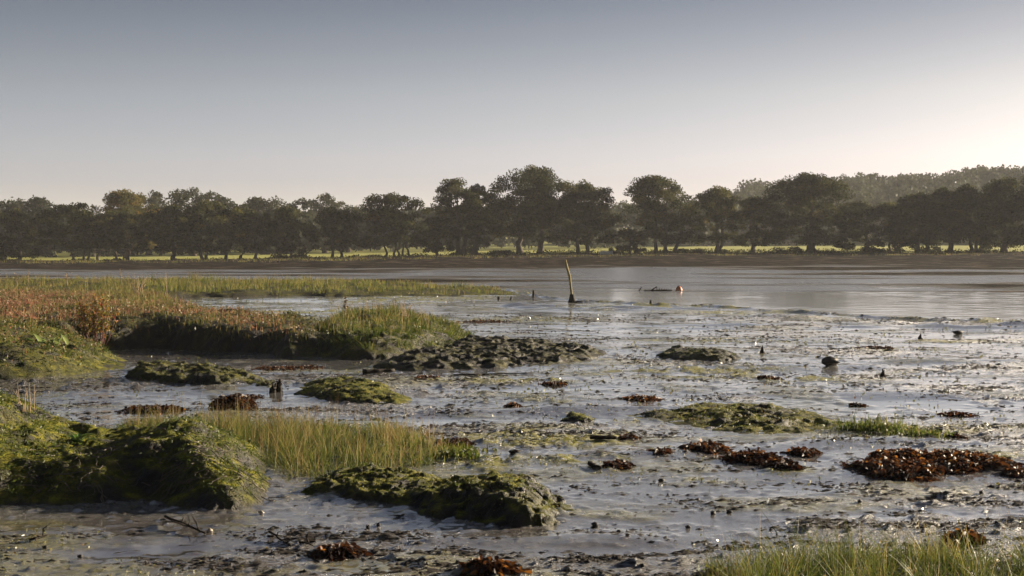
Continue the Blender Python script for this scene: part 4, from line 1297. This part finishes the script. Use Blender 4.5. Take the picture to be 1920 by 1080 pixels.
# dangling roots on the nearest hummock
for lab, lo, hi, n in (('tangle of pale dead roots under the hollow of the nearest hummock', 60, 210, 46), ('curling green and brown stalks over the right end of the nearest hummock', 360, 505, 46), ('fine dead roots along the middle foot of the nearest hummock', 200, 360, 36)):
    G = Geo()
    c0 = None
    for k in range(n):
        px = rng.uniform(lo, hi); py = rng.uniform(905, 945)
        x, y = at(px, py)
        pts = []
        a = rng.uniform(0, 6.28)
        for q in range(7):
            z = float(hum_z(H1, np.array([x]), np.array([y]))[0][0]) + H1['base']
            pts.append((x, y - .015, max(z, .0) + .012 + .012 * rng.random()))
            a += rng.normal(0, .7)
            x += .045 * math.cos(a); y += .03 * math.sin(a)
        if c0 is None: c0 = np.array(pts[0])
        tube(G, np.array(pts) - c0, np.linspace(.005, .002, 7), 4)
    o = G.build('dead_roots', M_ROOT)
    o.location = c0
    tag(o, lab, 'roots', kind='stuff')


# ------------------------------------------------------------------ single plants
def broad_leaf(parent, L, W_, az, el, mat, tint, name='leaf', base=(0, 0, 0), curl=.5):
    n = 6
    V, A = [], []
    for i in range(n):
        t = i / (n - 1)
        w = W_ * math.sin(math.pi * min(1, .12 + .88 * t) ** .8) * .5 + .003
        if i == n - 1: w = .002
        e = el - curl * t
        r = L * t * math.cos(e); z = L * t * math.sin(e)
        c = np.array([math.cos(az) * r, math.sin(az) * r, z])
        s = np.array([-math.sin(az), math.cos(az), 0])
        fold = np.array([0, 0, w * .45])
        V += [c - s * w + fold, c, c + s * w + fold]
        A += [tint, max(0, tint - .1), tint]
    Q = [(3 * i + j, 3 * i + j + 1, 3 * i + 4 + j, 3 * i + 3 + j) for i in range(n - 1) for j in range(2)]
    return mesh_obj(name, np.array(V) + np.array(base), [Q], mat, parent, {'tint': A}, True)


rng = np.random.default_rng(201)
x, y = at(148, 885); z = float(hum_z(H1, np.array([x]), np.array([y]))[0][0]) + H1['base']
root = empty('sea_beet', (x, y, z - .01), 'fleshy green rosette of upright leaves growing on the nearest mossy hummock', 'plant')
for k in range(14):
    az = 2 * np.pi * k / 14 + rng.normal(0, .2)
    broad_leaf(root, rng.uniform(.11, .19), rng.uniform(.035, .06), az, rng.uniform(.5, 1.25), M_BEET, rng.uniform(.45, .95), base=(rng.normal(0, .03), rng.normal(0, .03), 0))
x, y = at(84, 693); z = float(hum_z(H4, np.array([x]), np.array([y]))[0][0]) + H4['base']
root = empty('sea_beet', (x, y, z - .01), 'bright pale green fleshy plant on top of the left edge hummock', 'plant')
for k in range(26):
    broad_leaf(root, rng.uniform(.18, .32), rng.uniform(.06, .10), rng.uniform(0, 6.28), rng.uniform(.4, 1.4), M_BEET, rng.uniform(.6, 1.0), base=(rng.normal(.05, .17), rng.normal(0, .08), 0))
# red stemmed dock bush
x, y, z = g1(183, 664)
root = empty('dock_bush', (x, y, z), 'upright bush with red stems and yellow orange leaves in front of the saltmarsh edge', 'bush')
hD = float(zat(183, 556, y)) - z
top_pts = []
for k in range(24):
    a = rng.uniform(0, 6.28); sp = rng.uniform(.1, .46)
    tip = np.array([math.cos(a) * sp, math.sin(a) * sp * .8, hD * rng.uniform(.72, 1.0)])
    b = np.array([math.cos(a) * .07, math.sin(a) * .07, 0])
    pts = [b * (1 - t) + tip * t + np.array([math.cos(a), math.sin(a), 0]) * .06 * math.sin(math.pi * t) for t in np.linspace(0, 1, 6)]
    G = Geo(); tube(G, pts, np.linspace(.011, .004, 6), 5); G.build('stem', M_STEM, root)
    top_pts.append(pts)
G = Geo()
for pts in top_pts:
    pts = np.array(pts)
    t = rng.uniform(.42, 1.02, 46)
    idx = np.clip(t * 5, 0, 4.99); i0 = idx.astype(int); f = (idx - i0)[:, None]
    p = pts[i0] * (1 - f) + pts[np.minimum(i0 + 1, 5)] * f + rng.normal(0, .04, (46, 3))
    leaf_quads(G, p, rng.uniform(.05, .10, 46), rng.uniform(.02, .035, 46), rng, np.clip(rng.normal(.45, .25, 46), 0, 1), 0, np.array([0, 0, -.25]))
G.build('leaves', M_DOCK, root)
for k in range(8):
    broad_leaf(root, rng.uniform(.14, .24), .07, rng.uniform(0, 6.28), rng.uniform(.2, .9), M_BEET, rng.uniform(.2, .6), base=(rng.normal(.12, .1), rng.normal(-.05, .05), 0))


def dry_stalks(label, px, py, n, h, seed, H=None, spread=.1, mat=None, head=False):
    rng = np.random.default_rng(seed)
    x, y = at(px, py)
    z = float(hum_z(H, np.array([x]), np.array([y]))[0][0]) + H['base'] if H else float(ground([x], [y])[0])
    root = empty('dry_plant', (x, y, z - .02), label, 'plant', 'dry standing plants')
    for k in range(n):
        a = rng.uniform(0, 6.28); l = rng.uniform(.05, .5) * (spread * 6)
        hh = h * rng.uniform(.6, 1.05)
        b = np.array([rng.normal() * spread * .4, rng.normal() * spread * .3, 0])
        pts = [b + np.array([math.cos(a) * l * hh * t ** 1.7, math.sin(a) * l * hh * t ** 1.7 * .6, hh * t * (1 - .25 * l * t)]) for t in np.linspace(0, 1, 6)]
        G = Geo(); tube(G, pts, np.linspace(.0055, .002, 6) * (y / 18) ** .5, 5)
        if head:
            c = np.repeat(np.array(pts)[3:], 9, 0) + rng.normal(0, .02, (27, 3))
            leaf_quads(G, c, .05, .03, rng, .5)
        G.build('stalk', mat or M_STRAW, root)


dry_stalks('pale dry arching stalks at the left end of the nearest hummock', 48, 858, 12, .30, 301, H1, .16)
dry_stalks('tall brown seed head on top of the grassy hummock by the saltmarsh', 648, 636, 3, .55, 302, H5b, .04, head=True)
dry_stalks('pale feathery grass heads on the right shoulder of the grassy hummock', 755, 640, 14, .5, 303, H5b, .22)
dry_stalks('tall weed with seed heads on the spit at the left edge', 32, 546, 3, .75, 304, H6, .06, head=True)
dry_stalks('single tall weed on the spit left of the three stemmed one', 53, 546, 2, .8, 305, H6, .04, head=True)
dry_stalks('three stemmed tall weed standing above the left part of the spit', 125, 546, 4, .85, 306, H6, .12, head=True)
dry_stalks('tall seeding weed right of the three stemmed one on the spit', 228, 546, 2, .85, 307, H6, .04, head=True)
dry_stalks('yellow arching grass stalks at the back corner of the saltmarsh', 262, 588, 14, .85, 308, H5, .18)
dry_stalks('upright yellow stalk at the right edge of the saltmarsh pool', 313, 588, 3, .9, 309, H5, .05)


def tuft(label, px, py, rx, n, h, seed, mat, tint, w=.02, leaves=0, depth=.12):
    rng = np.random.default_rng(seed)
    x0, y0, z0 = g1(px, py)
    wx = rx / F * y0
    P = np.stack([rng.normal(0, wx * .5, n), rng.normal(0, depth, n), np.zeros(n)], 1)
    P[:, 2] = ground(P[:, 0] + x0, P[:, 1] + y0) - z0 - .01
    G = Geo()
    cl = 1 + .7 * noise(P[:, 0] / .12, P[:, 1] / .12 + seed, seed)
    blades(G, P, rng.uniform(.35, 1, n) * h * cl, w, rng, .25, np.clip(rng.normal(tint, .2, n), 0, 1), 3)
    if leaves:
        i = rng.integers(0, n, leaves)
        L_ = Geo()
        leaf_quads(L_, P[i] + np.stack([rng.normal(0, .03, leaves), rng.normal(0, .03, leaves), rng.uniform(0, h * .6, leaves)], 1), .05, .026, rng, np.clip(rng.normal(tint, .25, leaves), 0, 1))
    root = empty('marsh_plant', (x0, y0, z0), label, 'plant', 'tufted plants standing on the mud')
    tag(G.build('stems', mat, root), kind='stuff')
    if leaves:
        tag(L_.build('leaves', mat, root), kind='stuff')


tuft('tall dark spiky plants at the left of the tufted row on the right hand mud', 1612, 806, 50, 260, .17, 401, M_GRASS, .15, .013, 120)
tuft('middle clump of the tufted row, brownish and thinly branched', 1660, 808, 46, 260, .18, 402, M_GRASS, .35, .010, 120)
tuft('low leafy green clump at the right end of the tufted row', 1722, 818, 60, 240, .11, 403, M_GRASS, .28, .016, 260)
tuft('leafy green plant at the right end of the grass bed', 862, 858, 42, 200, .14, 404, M_GRASS, .30, .013, 420, .15)
tuft('standing dead stems in the bottom right grass beside the red weed', 1775, 1045, 20, 40, .22, 405, M_GRASS, .75, .006, 30, .06)
tuft('bright green leafy sprig at the left end of the bottom right grass', 1340, 1080, 16, 60, .16, 406, M_GRASS, .22, .009, 90, .05)

# ------------------------------------------------------------------ small litter on the mud
rng = np.random.default_rng(501)
OCT = np.array([(1, 0, 0), (0, 1, 0), (-1, 0, 0), (0, -1, 0), (0, 0, 1), (0, 0, -1)], float)
OT = np.array([(0, 1, 4), (1, 2, 4), (2, 3, 4), (3, 0, 4), (1, 0, 5), (2, 1, 5), (3, 2, 5), (0, 3, 5)])


def scatter_clods(n, ymin, ymax, smin, smax, thr, seed):
    yv = ymin * (ymax / ymin) ** rng.random(n)
    xv = rng.uniform(-.42, .42, n) * yv
    k = fbm(xv / .9, yv / .9, seed, 3) + rng.normal(0, .15, n) > thr
    xv, yv = xv[k], yv[k]; n = len(xv)
    s = smin * (smax / smin) ** (rng.random(n) ** 2.2) * (yv / 14) ** .45
    V = OCT[None] * rng.uniform(.5, 1.3, (n, 6, 1)) * (s[:, None] * np.stack([rng.uniform(.7, 2.2, n), rng.uniform(.5, 1.3, n), rng.uniform(.3, .8, n)], 1))[:, None]
    V[:, :, 0] += rng.normal(0, .2, (n, 6)) * s[:, None]
    V += np.stack([xv, yv, ground(xv, yv) + s * .15], 1)[:, None]
    T_ = (np.arange(n) * 6)[:, None, None] + OT[None]
    return V.reshape(-1, 3), T_.reshape(-1, 3), n


PYR = np.array([(1, 0, 0), (0, 1, 0), (-1, 0, 0), (0, -1, 0), (0, 0, 1)], float)
n = 240000
yv = 8.2 * (44 / 8.2) ** (rng.random(n) ** 1.1); xv = rng.uniform(-.42, .42, n) * yv
rg_ = (.25 + .75 * sstep(-.15, .4, fbm(xv / 4.2, yv / 2.6, 3, 3))) * (.12 + 1.1 * sstep(-.05, .40, fbm(xv / 1.1, yv / .45, 515, 4, .6)))
k = rg_ * (1 - .75 * patches(WET, xv, yv)) > rng.random(n) * 1.0 + .08
xv, yv = xv[k], yv[k]; n = len(xv)
px_ = rng.uniform(1000, 2100, 7000)
yv = np.concatenate([yv, y_edge(px_) - np.abs(rng.normal(.2, .7, 7000))]); xv = np.concatenate([xv, (px_ - 960) / F * yv[n:]])
k = (np.arange(len(yv)) < n) | (fbm(xv / 1.6, yv / 1.2, 517, 2) > -.1)
xv, yv = xv[k], yv[k]; n = len(xv)
s_ = .0065 * (3.0 ** (rng.random(n) ** 1.6)) * (yv / 13) ** .30
V = PYR[None] * rng.uniform(.5, 1.4, (n, 5, 1)) * np.stack([s_ * rng.uniform(1.0, 4.2, n), s_ * rng.uniform(.7, 1.5, n), s_ * rng.uniform(.45, 1.1, n)], 1)[:, None]
V[:, 4, :2] += rng.normal(0, .5, (n, 2)) * s_[:, None]
V += np.stack([xv, yv, ground(xv, yv) - s_ * .12], 1)[:, None]
T_ = ((np.arange(n) * 5)[:, None, None] + np.array([(0, 1, 4), (1, 2, 4), (2, 3, 4), (3, 0, 4)])[None]).reshape(-1, 3)
V = V.reshape(-1, 3)
tag(mesh_obj('mud_crumbs', V, [T_], M_CLOD, None, {'tint': np.full(len(V), .5)}), 'crumbs and worm casts of dark mud strewn over the flat', 'mud crumbs', kind='stuff')
V, T_, n = scatter_clods(420, 8.5, 26, .005, .014, .05, 521)
tag(mesh_obj('shell_fragments', V, [T_], M_SHELL, None, {'tint': np.full(len(V), .5)}), 'pale fragments of shell scattered on the mud', 'shells', kind='stuff')
G = Geo()
n = 110000
yv = 8.5 * (60 / 8.5) ** rng.random(n); xv = rng.uniform(-.41, .41, n) * yv
a_ = .9 * patches(ALG, xv, yv) * sstep(-.4, .2, fbm(xv / .6, yv / .8, 71, 4, .6)) + .22 * sstep(.1, .5, fbm(xv / 1.6, yv / 2.2, 75, 4))
k = a_ > rng.random(n)
xv, yv = xv[k], yv[k]; n = len(xv)
s = (yv / 14) ** .45
leaf_quads(G, np.stack([xv, yv, ground(xv, yv) + .006 * s], 1), rng.uniform(.015, .05, n) * s, rng.uniform(.008, .020, n) * s, rng, np.clip(rng.normal(.56, .2, n), 0, 1), .72)
tag(G.build('algae', M_FLECK), 'scraps of green and yellow algae lying in bands on the mud', 'algae', kind='stuff')

# ------------------------------------------------------------------ haze over the whole scene
m = bpy.data.materials.new('haze'); m.use_nodes = True
nt = m.node_tree; nt.nodes.remove(nt.nodes['Principled BSDF'])
pv = nt.nodes.new('ShaderNodeVolumePrincipled')
pv.inputs['Color'].default_value = (.95, .96, 1, 1)
pv.inputs['Density'].default_value = .00017
pv.inputs['Anisotropy'].default_value = .0
nt.links.new(pv.outputs[0], nt.nodes['Material Output'].inputs['Volume'])
G = Geo()
box(G, (0, 800, 22), (13500, 2000, 50))
tag(G.build('haze', m), 'thin morning haze', 'haze', kind='stuff')
